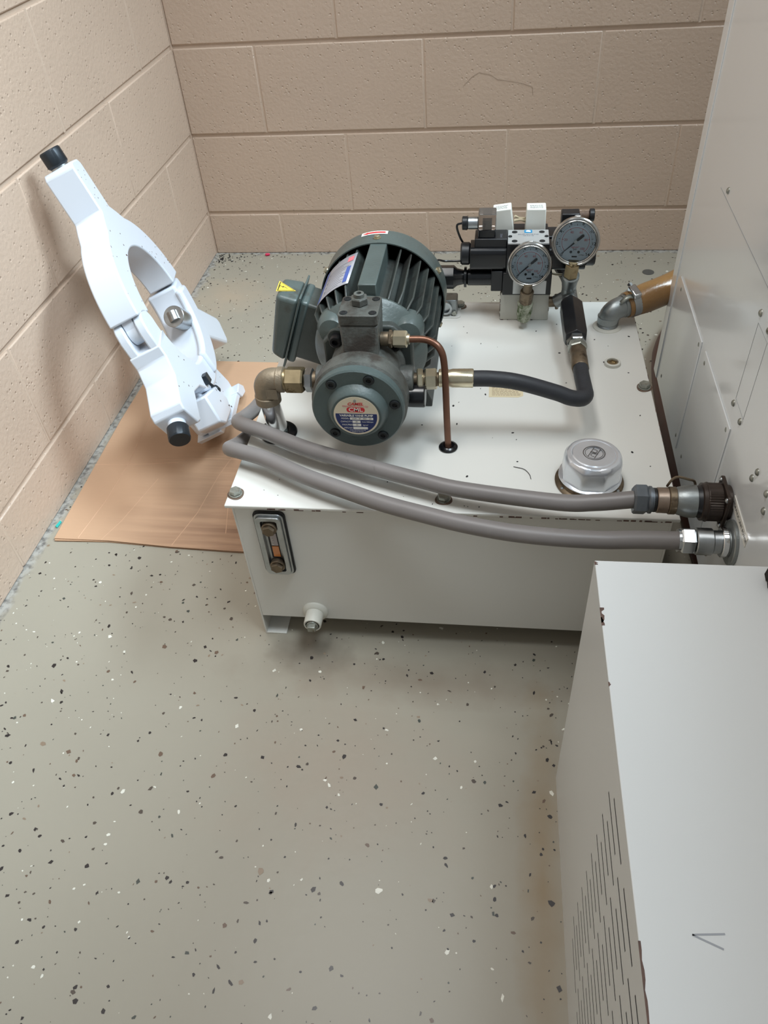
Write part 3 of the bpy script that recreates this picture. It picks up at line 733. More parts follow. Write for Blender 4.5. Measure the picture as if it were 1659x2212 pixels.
# curved silver name plate upper left
mb = MB(); bent(mb, 146, 108, -1.084, -0.992, 0.0922, 10)
np_ = part('name_plate', mb, 'silver_lab', t, label='curved silver rating plate with blue and red print'); sol = np_.modifiers.new('s', 'SOLIDIFY'); sol.thickness = 0.0006
mb = MB(); bent(mb, 145.5, 141, -1.082, -0.994, 0.09255, 4, 0)
for k in range(11):
    y = -1.077 + k * 0.0062; bent(mb, 138, 119 - (k % 3) * 3, y, y + 0.0009, 0.09255, 6, 1)
    if k % 2: bent(mb, 137, 135.5, y, y + 0.005, 0.09255, 1, 1)
bent(mb, 114.5, 110.5, -1.077, -1.03, 0.09255, 2, 0); bent(mb, 116, 110, -1.014, -1.0, 0.09255, 3, 2)
part('plate_print', mb, ['blue_band', 'ink_soft', 'pink'], np_)
# front end bell
mb = MB(); mb.lathe((AX, -1.104, AZ), (0, -1, 0), [(0, 0.0795), (0.004, 0.080), (0.010, 0.076), (0.020, 0.064), (0.030, 0.056), (0.036, 0.053)], 56)
part('end_bell', mb, 'green', t)
# side boss seen at the right of the bell
mb = MB(); mb.lathe((AX + 0.050, -1.098, AZ + 0.030), (0.15, -1, 0.1), [(0, 0.026), (0.02, 0.024), (0.030, 0.018), (0.033, 0)], 24); part('boss', mb, 'green', t)
mb = MB(); mb.lathe((AX - 0.046, -1.098, AZ + 0.034), (-0.1, -1, 0.1), [(0, 0.026), (0.02, 0.024), (0.030, 0.018), (0.033, 0)], 24); part('boss', mb, 'green', t)
# feet
for sx in (-1, 1):
    mb = MB(); pr = [(0.030, -0.078), (0.066, -0.050), (0.084, -0.090), (0.084, -0.1004), (0.040, -0.1004)]
    mb.prism([(sx * a, b) for a, b in pr], 0.955, 1.105, 0, Matrix(((1, 0, 0, AX), (0, 0, -1, 0), (0, 1, 0, AZ), (0, 0, 0, 1))))
    part('motor_foot', mb, 'green_dark', t, 0.0015)
mb = MB(); mb.box(AX - 0.05, AX + 0.05, -1.10, -0.958, LZ, AZ - 0.055); part('pedestal', mb, 'green_dark', t, 0.002)
# terminal box on the left: own frame, X' outward
an = radians(160); ex = Vector((cos(an), 0, sin(an))); ez = Vector((-ex.z, 0, ex.x)) * -1
ez = Vector((-sin(an), 0, cos(an)))
BXO, BZO = 0.613, 0.333
bf = Matrix((( ex.x, 0, -ez.x, BXO), (0, 1, 0, 0), (ex.z, 0, -ez.z, BZO), (0, 0, 0, 1)))
def tb(x0, x1, y0, y1, z0, z1): mb = MB(); mb.box(x0, x1, y0, y1, z0, z1, 0, bf); return mb
part('box_neck', tb(0.045, 0.108, -1.046, -0.990, -0.046, 0.050), 'green_dark', t, 0.004)
part('cover_flange', tb(0.1165, 0.1195, -1.054, -0.982, -0.066, 0.060), 'green', t, 0.001)
part('box_base', tb(0.104, 0.1165, -1.048, -0.988, -0.056, 0.052), 'green', t, 0.004)
mb = MB()
P1 = [(-1.050, -0.058), (-0.986, -0.058), (-0.986, 0.052), (-1.050, 0.052)]
vs = [bf @ Vector((0.1195, y, z)) for y, z in P1] + [bf @ Vector((0.142 if z < 0 else 0.154, y + (0.004 if y < -1.02 else -0.004), z * 0.92)) for y, z in P1]
mb.add(vs, [(3, 2, 1, 0), (4, 5, 6, 7), (0, 1, 5, 4), (1, 2, 6, 5), (2, 3, 7, 6), (3, 0, 4, 7)])
bc = part('terminal_cover', mb, 'green', t, 0.007, 4)
# hazard sticker on the cover's upper face
cvx = Vector(vs[7] - vs[3]).normalized(); cvy = Vector(vs[2] - vs[3]).normalized()
cen = (vs[2] + vs[3] + vs[6] + vs[7]) / 4 + cvx * 0.008 - cvy * 0.004
nrm = cvx.cross(cvy); nrm = nrm if nrm.z > 0 else -nrm
hf = Matrix((cvx, cvy, nrm)).transposed().to_4x4(); hf.translation = cen + nrm * 0.0004
tri = lambda k: [(-0.0165 * k, -0.0005 * k), (0.011 * k, -0.0155 * k), (0.0125 * k, 0.0150 * k)]
mb = MB(); mb.prism(tri(1.0), 0, 0.0002, 0, hf); mb.prism(tri(0.88), 0.0002, 0.0003, 1, hf); mb.prism(tri(0.76), 0.0003, 0.0004, 0, hf)
z_ = [(-0.007, 0.0012), (0.0015, 0.0045), (0.0008, 0.0008), (0.0085, 0.0045), (0.0078, -0.0010), (0.0095, -0.0012), (0.0105, 0.0070), (0.0030, 0.0035), (0.0036, 0.0070), (-0.007, 0.0022)]
mb.prism([(a * .8 + .002, b * .8 - 0.002) for a, b in z_], 0.0004, 0.0005, 1, hf)
part('hazard_sticker', mb, ['yellow', 'ink'], bc, label='yellow triangle electric hazard sticker')

# ------------------------------------------------------------------ vane pump
PX, PZ = 0.632, 0.379
t = pump = thing('vane_pump', 'grey-green round vane pump bolted to the motor front, with control block on top', 'pump', (PX, -1.18, LZ))
mb = MB(); mb.lathe((PX, -1.140, PZ), (0, -1, 0), [(0, 0.048), (0.004, 0.051), (0.056, 0.052), (0.062, 0.056), (0.068, 0.0618), (0.072, 0.0628), (0.095, 0.0628), (0.0975, 0.0600)], 64)
part('pump_body', mb, 'cast', t)
mb = MB(); mb.lathe((PX, -1.2375, PZ), (0, -1, 0), [(0, 0.0600), (0.0105, 0.0600), (0.0125, 0.058), (0.0125, 0.040), (0.0165, 0.0375), (0.0235, 0.0335), (0.0245, 0.0320), (0.0245, 0)], 64)
part('front_cover', mb, 'cover', t)
FY = -1.2500
for an in (128, 69, 12, -52, -132):
    mb = MB(); r_ = 0.0495; q = Vector((PX + r_ * cos(radians(an)), FY, PZ + r_ * sin(radians(an))))
    mb.lathe(q + Vector((0, 0.0003, 0)), (0, -1, 0), [(0, 0.0073), (0.0004, 0.0073), (0.0004, 0.0063), (0.0022, 0.0063), (0.0026, 0.0058), (0.0026, 0.0032), (0.0005, 0.0030), (0.0005, 0)], 24, 0)
    s_ = part('cover_bolt', mb, 'screw', t)
    mb = MB(); mb.cyl(q + Vector((0, -0.0002, 0)), q + Vector((0, -0.0012, 0)), 0.0031, n=6); part('hex_socket', mb, 'hole', s_)
# cast lettering swell under label
part('cast_lettering', text_mb('Camel', 0.013, frame((PX - 0.002, FY - 0.0003, PZ - 0.0485), (1, 0, 0), (0, 0, 1)), shear=0.4), 'cover', t)
# label
LY = -1.2622
mb = MB(); mb.lathe((PX, LY + 0.0004, PZ), (0, -1, 0), [(0, 0.0292), (0.0006, 0.0292), (0.0006, 0)], 64); lb = part('pump_label', mb, 'cream', t, label='round cream and navy rating label')
mb = MB(); R_ = 0.0268
lf = frame((PX, LY - 0.0002, PZ), (1, 0, 0), (0, 0, 1))
mb.prism(arc(R_, 172, 368, 30), 0, 0.0001, 0, lf)
mb.prism(rrect(0.0235, 0.0075, 0.0034, 5, 0, 0.0098), 0, 0.0001, 1, lf)
for cx_, cz_, w_ in ((0.0065, -0.0038, 0.030), (-0.0005, -0.0088, 0.0105), (-0.0002, -0.0138, 0.0108), (0.004, -0.0188, 0.019)):
    mb.prism(rrect(w_, 0.0036, 0.0003, 2, cx_, cz_), 0.0001, 0.0002, 2, lf)
T = lambda s, size, x, z, mi, **k: text_mb(s, size, lf @ Matrix.Translation((x, z, 0.00026)), mb, mi, **k)
T('CAMEL', 0.0056, 0, 0.0188, 1, shear=0.3, wide=1.15, weight=0.00015)
T('PRECISION CO.,LTD', 0.0031, 0, 0.0152, 3, wide=1.2)
T('CML', 0.0080, 0, 0.0098, 2, wide=1.15, weight=0.0001)
T('VARIABLE VANE PUMP', 0.0044, 0, 0.0008, 2, wide=0.98, weight=0.0001)
T('MODEL:', 0.0031, -0.0145, -0.0038, 2, wide=1.0); T('VCM - SF - 30C - 20', 0.0030, 0.0065, -0.0038, 4)
T('CAPACITY', 0.0031, -0.0138, -0.0088, 2); T('30', 0.0030, -0.0005, -0.0088, 4); T('l/min/1800rpm', 0.0025, 0.0140, -0.0088, 2)
T('MAX.PRES', 0.0031, -0.0128, -0.0138, 2); T('55', 0.0030, 0, -0.0138, 4); T('kg/cm\u00b2', 0.0026, 0.0110, -0.0138, 2)
T('MFG.NO', 0.0029, -0.0118, -0.0188, 2); T('CAMEL PRECISION CO.,LTD', 0.0017, 0, -0.0222, 2); T('MADE IN TAIWAN', 0.0018, 0, -0.0246, 2)
part('label_print', mb, ['navy', 'red', 'print_white', 'pink', 'ink'], lb)
mb = MB(); mb.cyl((PX, LY, PZ + 0.0238), (PX, LY - 0.0012, PZ + 0.0238), 0.0019, n=14); part('label_rivet', mb, 'zinc', lb)
# control block on top
bx0, bx1 = PX - 0.0255, PX + 0.0245
mb = MB()
vs = [(PX - 0.0205, -1.2045, PZ + 0.034), (PX + 0.0225, -1.2045, PZ + 0.034), (PX + 0.0225, -1.143, PZ + 0.034), (PX - 0.0205, -1.143, PZ + 0.034),
      (bx0, -1.192, 0.4672), (bx1, -1.192, 0.4672), (bx1, -1.143, 0.4672), (bx0, -1.143, 0.4672)]
mb.add(vs, [(0, 3, 2, 1), (4, 5, 6, 7), (0, 1, 5, 4), (1, 2, 6, 5), (2, 3, 7, 6), (3, 0, 4, 7)])
part('control_block', mb, 'cast', t, 0.0035, 3)
mb = MB(); mb.prism(rrect(bx1 - bx0 + .001, 0.051, 0.005, 5, (bx0 + bx1) / 2, -1.1675), 0.4675, 0.4815); part('top_cap', mb, 'cast', t, 0.001)
for sx in (-1, 1):
    for sy in (-1, 1):
        q = Vector(((bx0 + bx1) / 2 + sx * 0.0185, -1.1675 + sy * 0.0175, 0.4815))
        mb = MB(); mb.lathe(q + Vector((0, 0, -.0003)), (0, 0, 1), [(0, 0.0052), (0.0006, 0.0052), (0.0006, 0.0045), (0.0012, 0.0043), (0.0012, 0.0024), (0.0002, 0.0022), (0.0002, 0)], 20)
        s_ = part('cap_screw', mb, 'screw', t)
        mb = MB(); mb.cyl(q + Vector((0, 0, 0.0001)), q + Vector((0, 0, 0.0006)), 0.0023, n=6); part('hex_socket', mb, 'hole', s_)
q = Vector(((bx0 + bx1) / 2 - 0.001, -1.162, 0.4815))
mb = MB(); mb.hexn(q, q + Vector((0, 0, .010)), 0.0115, 0, 0.2); mb.lathe(q + Vector((0, 0, .010)), (0, 0, 1), [(0, 0.0068), (0.0045, 0.0066), (0.0050, 0.0058), (0.005, 0.0033), (0.002, 0.0031), (0.002, 0)], 20)
part('adjuster_nut', mb, 'cast', t)
mb = MB(); mb.cyl(q + Vector((0, 0, .0121)), q + Vector((0, 0, .013)), 0.003, n=6); part('hex_socket', mb, 'hole', t)
# mounting flange with long screws
mb = MB(); mb.prism([(PX - 0.062, PZ + 0.035), (PX - 0.035, PZ + 0.060), (PX + 0.035, PZ + 0.060), (PX + 0.062, PZ + 0.035), (PX + 0.062, PZ - 0.035), (PX + 0.035, PZ - 0.06), (PX - 0.035, PZ - 0.06), (PX - 0.062, PZ - 0.035)], 1.128, 1.144, 0, Matrix(((1, 0, 0, 0), (0, 0, -1, 0), (0, 1, 0, 0), (0, 0, 0, 1))))
part('mounting_flange', mb, 'green_dark', t, 0.004, 3)
for sx, zz in ((-1, 0.045), (1, 0.040)):
    q = Vector((PX + sx * 0.040, -1.144, PZ + zz))
    mb = MB(); mb.cyl(q, q + Vector((0, -0.006, 0)), 0.0125, n=24, ch=0.001); part('screw_boss', mb, 'green_dark', t)
    mb = MB(); mb.lathe(q + Vector((0, -.006, 0)), (0, -1, 0), [(0, 0.0078), (0.012, 0.0078), (0.0126, 0.0070), (0.0126, 0.0042), (0.007, 0.004), (0.007, 0)], 24); part('flange_screw', mb, 'black', t)
# side adjuster (black) at lower right, side port bosses
mb = MB(); mb.lathe((PX + 0.056, -1.190, PZ - 0.018), (1, 0, 0), [(0, 0.015), (0.010, 0.0155), (0.024, 0.0155), (0.0255, 0.0145), (0.0255, 0)], 28); part('side_adjuster', mb, 'black_gloss', t)
mb = MB(); mb.cyl((PX - 0.040, -1.178, PZ - 0.002), (PX - 0.066, -1.178, PZ - 0.002), 0.0190, n=28, ch=.001); part('port_boss', mb, 'cast', t)
mb = MB(); mb.cyl((PX + 0.04, -1.178, PZ - 0.001), (PX + 0.0655, -1.178, PZ - 0.001), 0.0200, n=28, ch=.001); part('port_boss', mb, 'cast', t)

# ------------------------------------------------------------------ suction line, left of the pump
t = thing('suction_elbow_line', 'tarnished brass elbow and chrome pipe dropping into the lid left of the pump', 'pipe fitting', (0.500, -1.18, LZ))
SY, SZ = -1.178, 0.375
def hx(name, x0, x1, r, m_, par=None, ph=0.0):
    mb = MB(); mb.hexn((x0, SY, SZ), (x1, SY, SZ), r, 0, ph); return part(name, mb, m_, par or t)
mb = MB(); mb.cyl((0.567, SY, SZ), (0.548, SY, SZ), 0.0125, n=24); part('thread', mb, 'old_metal', t)
hx('lock_nut', 0.560, 0.548, 0.0165, 'zinc'); hx('union_nut', 0.547, 0.521, 0.0185, 'old_brass', ph=0.35)
mb = MB(); mb.lathe((0.5255, SY, SZ), (-1, 0, 0), [(0, 0.0145), (0.003, 0.0152), (0.010, 0.0152), (0.012, 0.0135)], 28); part('union_collar', mb, 'old_brass', t)
mb = MB()
ep = [(0.515, SY, SZ), (0.508, SY, SZ)] + [(0.504 - 0.014 * sin(radians(k * 9)), SY, SZ - 0.014 + 0.014 * cos(radians(k * 9))) for k in range(1, 10)] + [(0.490, SY, SZ - 0.014), (0.4905, SY, SZ - 0.030)]
mb.tube(ep, lambda u: 0.0165, 28)
mb.lathe((0.519, SY, SZ), (-1, 0, 0), [(0, 0.0160), (0.001, 0.0178), (0.009, 0.0178), (0.011, 0.0160)], 28); mb.lathe((0.4905, SY, SZ - 0.024), (0, 0, -1), [(0, 0.0160), (0.001, 0.0182), (0.012, 0.0182), (0.0135, 0.0160)], 28)
mb.box(0.494, 0.510, SY - 0.0165, SY - 0.006, SZ - 0.022, SZ - 0.006)
part('elbow', mb, 'elbow', t)
mb = MB(); mb.cyl((0.491, SY, SZ - 0.036), (0.4965, SY, LZ + 0.004), 0.0135, 0.0145, n=32); part('riser_pipe', mb, 'chrome', t)
mb = MB(); mb.lathe((0.4965, SY, LZ), (0, 0, 1), [(0, 0.0265), (0.002, 0.0268), (0.004, 0.0255), (0.006, 0.0190), (0.006, 0.0150)], 36); part('rubber_grommet', mb, 'black_gloss', t)
mb = MB(); mb.hexn((0.492, SY, LZ + .002), (0.492, SY, LZ + 0.012), 0.0205, 0, 0.2); part('lock_ring', mb, 'green_dark', t)

# ------------------------------------------------------------------ pilot pipe
t = thing('pilot_pipe', 'thin brown copper pipe arching from pump block down to black grommet in lid', 'pipe', (0.744, -1.201, LZ))
mb = MB(); mb.tube(bez([(0.690, -1.172, 0.4365), (0.712, -1.173, 0.4370), (0.726, -1.178, 0.4345), (0.7345, -1.183, 0.427), (0.7385, -1.186, 0.412), (0.7405, -1.190, 0.38), (0.742, -1.195, 0.33), (0.744, -1.200, 0.276)], 8), 0.0046, 16); part('pipe', mb, 'copper', t)
mb = MB(); mb.cyl((0.656, -1.171, 0.436), (0.672, -1.171, 0.436), 0.0095, n=20); mb.hexn((0.666, -1.171, 0.436), (0.671, -1.171, 0.436), 0.0118); part('adapter', mb, 'old_metal', t)
mb = MB(); mb.hexn((0.672, -1.171, 0.436), (0.6905, -1.172, 0.4365), 0.0112, 0, 0.2); mb.cyl((0.69, -1.172, 0.4365), (0.6935, -1.172, 0.4365), 0.007, n=18); part('compression_nut', mb, 'brass', t)
mb = MB(); mb.lathe((0.744, -1.2005, LZ), (0, 0, 1), [(0, 0.0128), (0.002, 0.0132), (0.0035, 0.0120), (0.0052, 0.0085), (0.003, 0.0060), (0.002, 0.004)], 32); part('rubber_grommet', mb, 'black_gloss', t)

# ------------------------------------------------------------------ pressure hose
t = thing('pressure_hose', 'short thick black rubber pressure hose with crimped silver ends running from pump to check valve', 'hose', (0.85, -1.12, LZ))
HZ = 0.3775
mb = MB(); mb.tube(bez([(0.772, -1.172, HZ), (0.800, -1.171, HZ - .0005), (0.836, -1.169, 0.371), (0.886, -1.166, 0.3535), (0.905, -1.1655, 0.3455), (0.9205, -1.161, 0.3405), (0.9275, -1.150, 0.338), (0.9275, -1.135, 0.337), (0.9255, -1.100, 0.336), (0.925, -1.075, 0.335)], 8), 0.0108, 20); part('hose', mb, 'rubber', t)
def fit(name, pa, pb, r, m_, hexa=False, par=None, ph=0.0, n=24, ch=0.0008):
    mb = MB()
    if hexa: mb.hexn(pa, pb, r, 0, ph)
    else: mb.cyl(pa, pb, r, n=n, ch=ch)
    return part(name, mb, m_, par or t)
def ferrule(pa, pb, r, m_):
    pa = Vector(pa); pb = Vector(pb); L_ = (pb - pa).length
    mb = MB(); mb.lathe(pa, pb - pa, [(0, r * .86), (.001, r * .98), (L_ * .22, r * .98), (L_ * .3, r * .9), (L_ * .4, r), (L_ * .97, r * 1.02), (L_, r * .95)], 28, rfun=lambda t_, a: 1 - (0.05 * (sin(4 * a) > 0.6) if t_ > L_ * .4 else 0))
    return part('ferrule', mb, m_, t)
ferrule((0.730, SY + .006, HZ), (0.7765, SY + .007, HZ), 0.0125, 'brass')
fit('swivel_nut', (0.712, SY + .004, HZ - .001), (0.728, SY + .005, HZ - .0005), 0.0145, 'brass', True, ph=0.2)
fit('adapter_nut', (0.701, SY + .003, HZ - .001), (0.7095, SY + .004, HZ - .001), 0.0145, 'brass', True)
fit('stub', (0.695, SY + .003, HZ - .001), (0.731, SY + .005, HZ - .001), 0.0092, 'old_metal')
ferrule((0.9240, -1.030, 0.3335), (0.925, -1.080, 0.3345), 0.0122, 'old_metal')
fit('swivel_nut', (0.9235, -1.014, 0.333), (0.924, -1.0295, 0.3335), 0.0142, 'bolt', True, ph=0.3)
fit('adapter_nut', (0.923, -0.999, 0.3325), (0.9235, -1.013, 0.333), 0.0142, 'zinc', True)

# ------------------------------------------------------------------ check valve and tee
t = thing('check_valve', 'black six-sided check valve with steel tee, joining hose to valve manifold', 'valve', (0.92, -0.93, LZ))
mb = MB(); mb.lathe((0.923, -1.000, 0.3325), (-0.003, 0.118, 0.0), [(0, 0.0135), (0.002, 0.0175), (0.014, 0.0192), (0.100, 0.0192), (0.117, 0.0130)], 6, phase=0.52); part('valve_body', mb, 'black', t, 0.0008)
t_ = t
mb = MB(); mb.cyl((0.920, -0.884, 0.332), (0.919, -0.850, 0.333), 0.0125, n=28, ch=.001); mb.cyl((0.918, -0.863, 0.333), (0.917, -0.868, 0.352), 0.0115, n=24, ch=.001); mb.cyl((0.917, -0.861, 0.331), (0.898, -0.858, 0.318), 0.0105, n=24, ch=.001)
part('tee', mb, 'galv', t)
mb = MB(); mb.hexn((0.903, -0.856, 0.318), (0.8975, -0.856, 0.3175), 0.0125); mb.cyl((0.903, -0.856, 0.318), (0.888, -0.855, 0.317), 0.0085, n=20); part('nipple', mb, 'old_metal', t)

# ------------------------------------------------------------------ manifold block
t = thing('manifold_block', 'small white painted steel manifold block bolted at the rear of the tank lid', 'manifold', (0.8485, -0.828, LZ))
mb = MB(); mb.box(0.808, 0.889, -0.853, -0.803, LZ, 0.3315); part('block', mb, 'block_white', t, 0.0012)
mb = MB()
rn = random.Random(12)
for k in range(22):
    e = rn.random(); l_ = rn.uniform(.001, .006)
    if e < .4: z = rn.uniform(LZ, 0.33); mb.box(0.8078, 0.8086, -0.8532, -0.8524, z, z + l_)
    elif e < .8: x = rn.uniform(0.808, 0.885); mb.box(x, x + l_, -0.8533, -0.8524, LZ, LZ + .0012)
    else: z = rn.uniform(LZ, 0.33); mb.box(0.8884, 0.8892, -0.8532, -0.8524, z, z + l_)
part('edge_chips', mb, 'edge_chip', t, kind='stuff')

# ------------------------------------------------------------------ solenoid valves
def din_plug(par, x0, x1, y0, y1, z0, z1, m_, tilt=0.0):
    cxp = (x0 + x1) / 2; cyp = (y0 + y1) / 2
    fr_ = Matrix.Translation((cxp, cyp, z0)) @ Matrix.Rotation(tilt, 4, 'Y')
    mb = MB(); w_, d_, h_ = (x1 - x0) / 2, (y1 - y0) / 2, z1 - z0
    vs = [fr_ @ Vector(q) for q in ((-w_, -d_, 0), (w_, -d_, 0), (w_, d_, 0), (-w_, d_, 0), (-w_ * .93, -d_ * .78, h_), (w_ * .93, -d_ * .78, h_), (w_ * .93, d_ * .95, h_), (-w_ * .93, d_ * .95, h_))]
    mb.add(vs, [(0, 3, 2, 1), (4, 5, 6, 7), (0, 1, 5, 4), (1, 2, 6, 5), (2, 3, 7, 6), (3, 0, 4, 7)])
    o = part('din_plug', mb, m_, par, 0.0015, 3); return o, fr_, h_
t = thing('front_solenoid_valve', 'black solenoid valve with aluminium name plate stacked on the manifold behind the gauges', 'valve', (0.8485, -0.835, 0.3315))
mb = MB(); mb.box(0.811, 0.889, -0.860, -0.803, 0.3315, 0.3700); part('modular_body', mb, 'black', t, 0.001)
mb = MB(); mb.box(0.8155, 0.8815, -0.8600, -0.806, 0.3700, 0.4185); part('valve_body', mb, 'black', t, 0.001)
mb = MB(); mb.prism(rrect(0.0640, 0.050, 0.0012, 2, 0.8485, -0.8340), 0.4185, 0.4195); pl = part('valve_plate', mb, 'alu', t, label='aluminium plate with blue square emblem')
for sx in (-1, 1):
    for sy in (-1, 1):
        mb = MB(); mb.lathe((0.8485 + sx * 0.0215, -0.8340 + sy * 0.0165, 0.4195), (0, 0, 1), [(0, 0.0045), (.0004, 0.0045), (0.0004, 0)], 18); part('bolt_recess', mb, 'hole', pl)
    mb = MB(); mb.lathe((0.8485 + sx * 0.0285, -0.834, 0.4195), (0, 0, 1), [(0, 0.0032), (.0012, 0.003), (0.0016, 0)], 12); part('plate_screw', mb, 'screw', pl)
mb = MB(); pf = frame((0.8485, -0.834, 0.4196), (1, 0, 0), (0, 1, 0))
mb.prism([(q[0], q[1] + .0185) for q in rrect(0.0125, 0.0105, 0.0003, 1)], 0, 0.0002, 0, pf); mb.prism([(q[0], q[1] + .0185) for q in arc(0.0040, -40, 200, 14)], 0.0002, 0.0003, 1, pf)
text_mb('DUPLOMATIC', 0.0050, pf @ Matrix.Translation((0.0, 0.0075, .0001)), mb, 2, wide=1.05)
text_mb('MD1D-S1/50', 0.0032, pf @ Matrix.Translation((0.0, 0.0028, .0001)), mb, 3)
part('plate_print', mb, ['blue', 'print_white', 'ink_soft', 'ink_soft'], pl)
# left coil
mb = MB(); cf = Matrix(((0, 0, 1, 0), (1, 0, 0, -0.834), (0, 1, 0, 0.3895), (0, 0, 0, 1)))
mb.prism(rrect(0.044, 0.038, 0.010, 5), 0.757, 0.8155, 0, cf); part('left_coil', mb, 'black_gloss', t, 0.001)
mb = MB(); mb.lathe((0.757, -0.836, 0.393), (-1, 0, 0), [(0, 0.0155), (0.002, 0.0175), (0.013, 0.0175), (0.0155, 0.0155), (0.0155, 0)], 40, rfun=lambda t_, a: 1 + 0.03 * (sin(20 * a) > 0)); part('coil_nut', mb, 'black', t)
mb = MB(); mb.box(0.764, 0.8155, -0.848, -0.812, 0.4075, 0.422); cb = part('coil_terminal', mb, 'black', t, 0.0015)
part('lettering', text_mb('24VDC', 0.0048, frame((0.806, -0.836, 0.4222), (0, 1, 0), (-1, 0, 0))), 'ink_soft', cb)
mb = MB(); mb.prism(rrect(0.028, 0.026, 0.003, 4, 0.783, -0.831), 0.4222, 0.4345); part('plug_base', mb, 'black_gloss', t, 0.001)
mb = MB()
mb.prism(rrect(0.028, 0.027, 0.003, 4, 0.783, -0.831), 0.4347, 0.4605); part('clear_plug', mb, 'clear', t, 0.0015, label='smoky transparent connector cap')
mb = MB(); mb.box(0.776, 0.790, -0.838, -0.824, 0.4350, 0.449); mb.cyl((0.779, -0.8385, 0.440), (0.779, -0.841, 0.440), 0.0025); mb.cyl((0.787, -0.8385, 0.443), (0.787, -0.841, 0.443), 0.0025); part('terminal_insert', mb, 'black', t)
mb = MB(); mb.cyl((0.7688, -0.834, 0.4425), (0.7525, -0.834, 0.4425), 0.0095, n=28, ch=.0008); mb.cyl((0.7600, -0.834, 0.4425), (0.7605, -0.834, 0.4425), 0.0098, n=28); part('cable_nut', mb, 'zinc', t)
mb = MB(); mb.cyl((0.7525, -0.834, 0.4425), (0.7435, -0.834, 0.4425), 0.0105, n=12, ch=.001); part('cable_seal', mb, 'black', t)
mb = MB(); mb.tube(bez([(0.7437, -0.834, 0.4425), (0.7355, -0.834, 0.439), (0.7375, -0.832, 0.425), (0.746, -0.826, 0.405), (0.760, -0.80, 0.385), (0.75, -0.80, 0.365), (0.715, -0.80, 0.362), (0.700, -0.82, 0.372), (0.690, -0.85, 0.36)], 8), 0.0018, 8); part('cable', mb, 'black', t)
# right coil
mb = MB(); mb.prism(rrect(0.044, 0.038, 0.010, 5), 0.8815, 0.940, 0, cf); part('right_coil', mb, 'black_gloss', t, 0.001)
mb = MB(); mb.lathe((0.94, -0.834, 0.3895), (1, 0, 0), [(0, 0.0155), (0.002, 0.0175), (0.013, 0.0175), (0.0155, 0.0155), (0.0155, 0)], 30); part('coil_nut', mb, 'black', t)

t = thing('rear_solenoid_valve', 'second black solenoid valve behind, topped by two white plastic plugs', 'valve', (0.8485, -0.775, 0.33))
mb = MB(); mb.box(0.765, 0.93, -0.800, -0.762, 0.365, 0.404); mb.box(0.815, 0.882, -0.800, -0.755, 0.33, 0.407); part('valve_body', mb, 'black', t, 0.002)
for (xa, xb, tl) in ((0.7950, 0.8265, -0.13), (0.8435, 0.8765, 0.0)):
    o, f_, h_ = din_plug(t, xa, xb, -0.800, -0.770, 0.406, 0.4475, 'con_white', tl)
    mb = MB()
    for k in range(4):
        x = -0.010
        while x < 0.008:
            l_ = rn.uniform(.001, .004); mb.box(x, x + l_, -0.007 + k * .0036, -0.0062 + k * .0036, h_ + .0001, h_ + .0003, 0, f_); x += l_ + .0008
    part('moulded_marks', mb, 'ink_soft', o)
mb = MB(); mb.tube(bez([(0.8265, -0.786, 0.425), (0.836, -0.79, 0.428), (0.8435, -0.786, 0.424)], 6), 0.0022, 8); mb.tube(bez([(0.8265, -0.780, 0.430), (0.834, -0.776, 0.425), (0.8435, -0.782, 0.427)], 6), 0.0018, 8)
part('plug_wires', mb, 'cream_wire', t)
mb = MB(); mb.tube(bez([(0.893, -0.79, 0.365), (0.905, -0.80, 0.350), (0.915, -0.80, 0.335), (0.924, -0.79, 0.31)], 6), 0.0095, 10); part('dark_link', mb, 'black', t)
mb = MB(); mb.tube(bez([(0.886, -0.81, 0.346), (0.902, -0.815, 0.345), (0.918, -0.82, 0.349)], 5), 0.002, 8); part('pale_wire', mb, 'cream_wire', t)

# ------------------------------------------------------------------ black rigid line from motor side to the valves
t = thing('black_union_line', 'black threaded union and pipe running left from the valve stack behind the motor', 'pipe fitting', (0.76, -0.84, LZ))
UY, UZ = -0.838, 0.3525
mb = MB(); mb.lathe((0.700, UY, UZ), (1, 0, 0), [(0, 0.014), (0.002, 0.0185), (0.030, 0.0185), (0.036, 0.0140), (0.047, 0.0115), (0.0475, 0.0165), (0.0515, 0.0165), (0.052, 0.0110), (0.054, 0.0135), (0.092, 0.0135)], 24, rfun=lambda t_, a: 1 + (0.035 * sin(8 * a) if t_ < .034 else 0)); part('union', mb, 'black_gloss', t)
mb = MB(); mb.box(0.792, 0.811, UY - 0.016, UY + .016, UZ - 0.0175, UZ + 0.0175); part('end_block', mb, 'black', t, 0.0012)
mb = MB(); mb.tube(bez([(0.7, UY, UZ), (0.685, UY - .004, 0.355), (0.675, UY + 0.0, 0.365), (0.655, -0.85, 0.36)], 6), 0.011, 14); part('tail', mb, 'black', t)
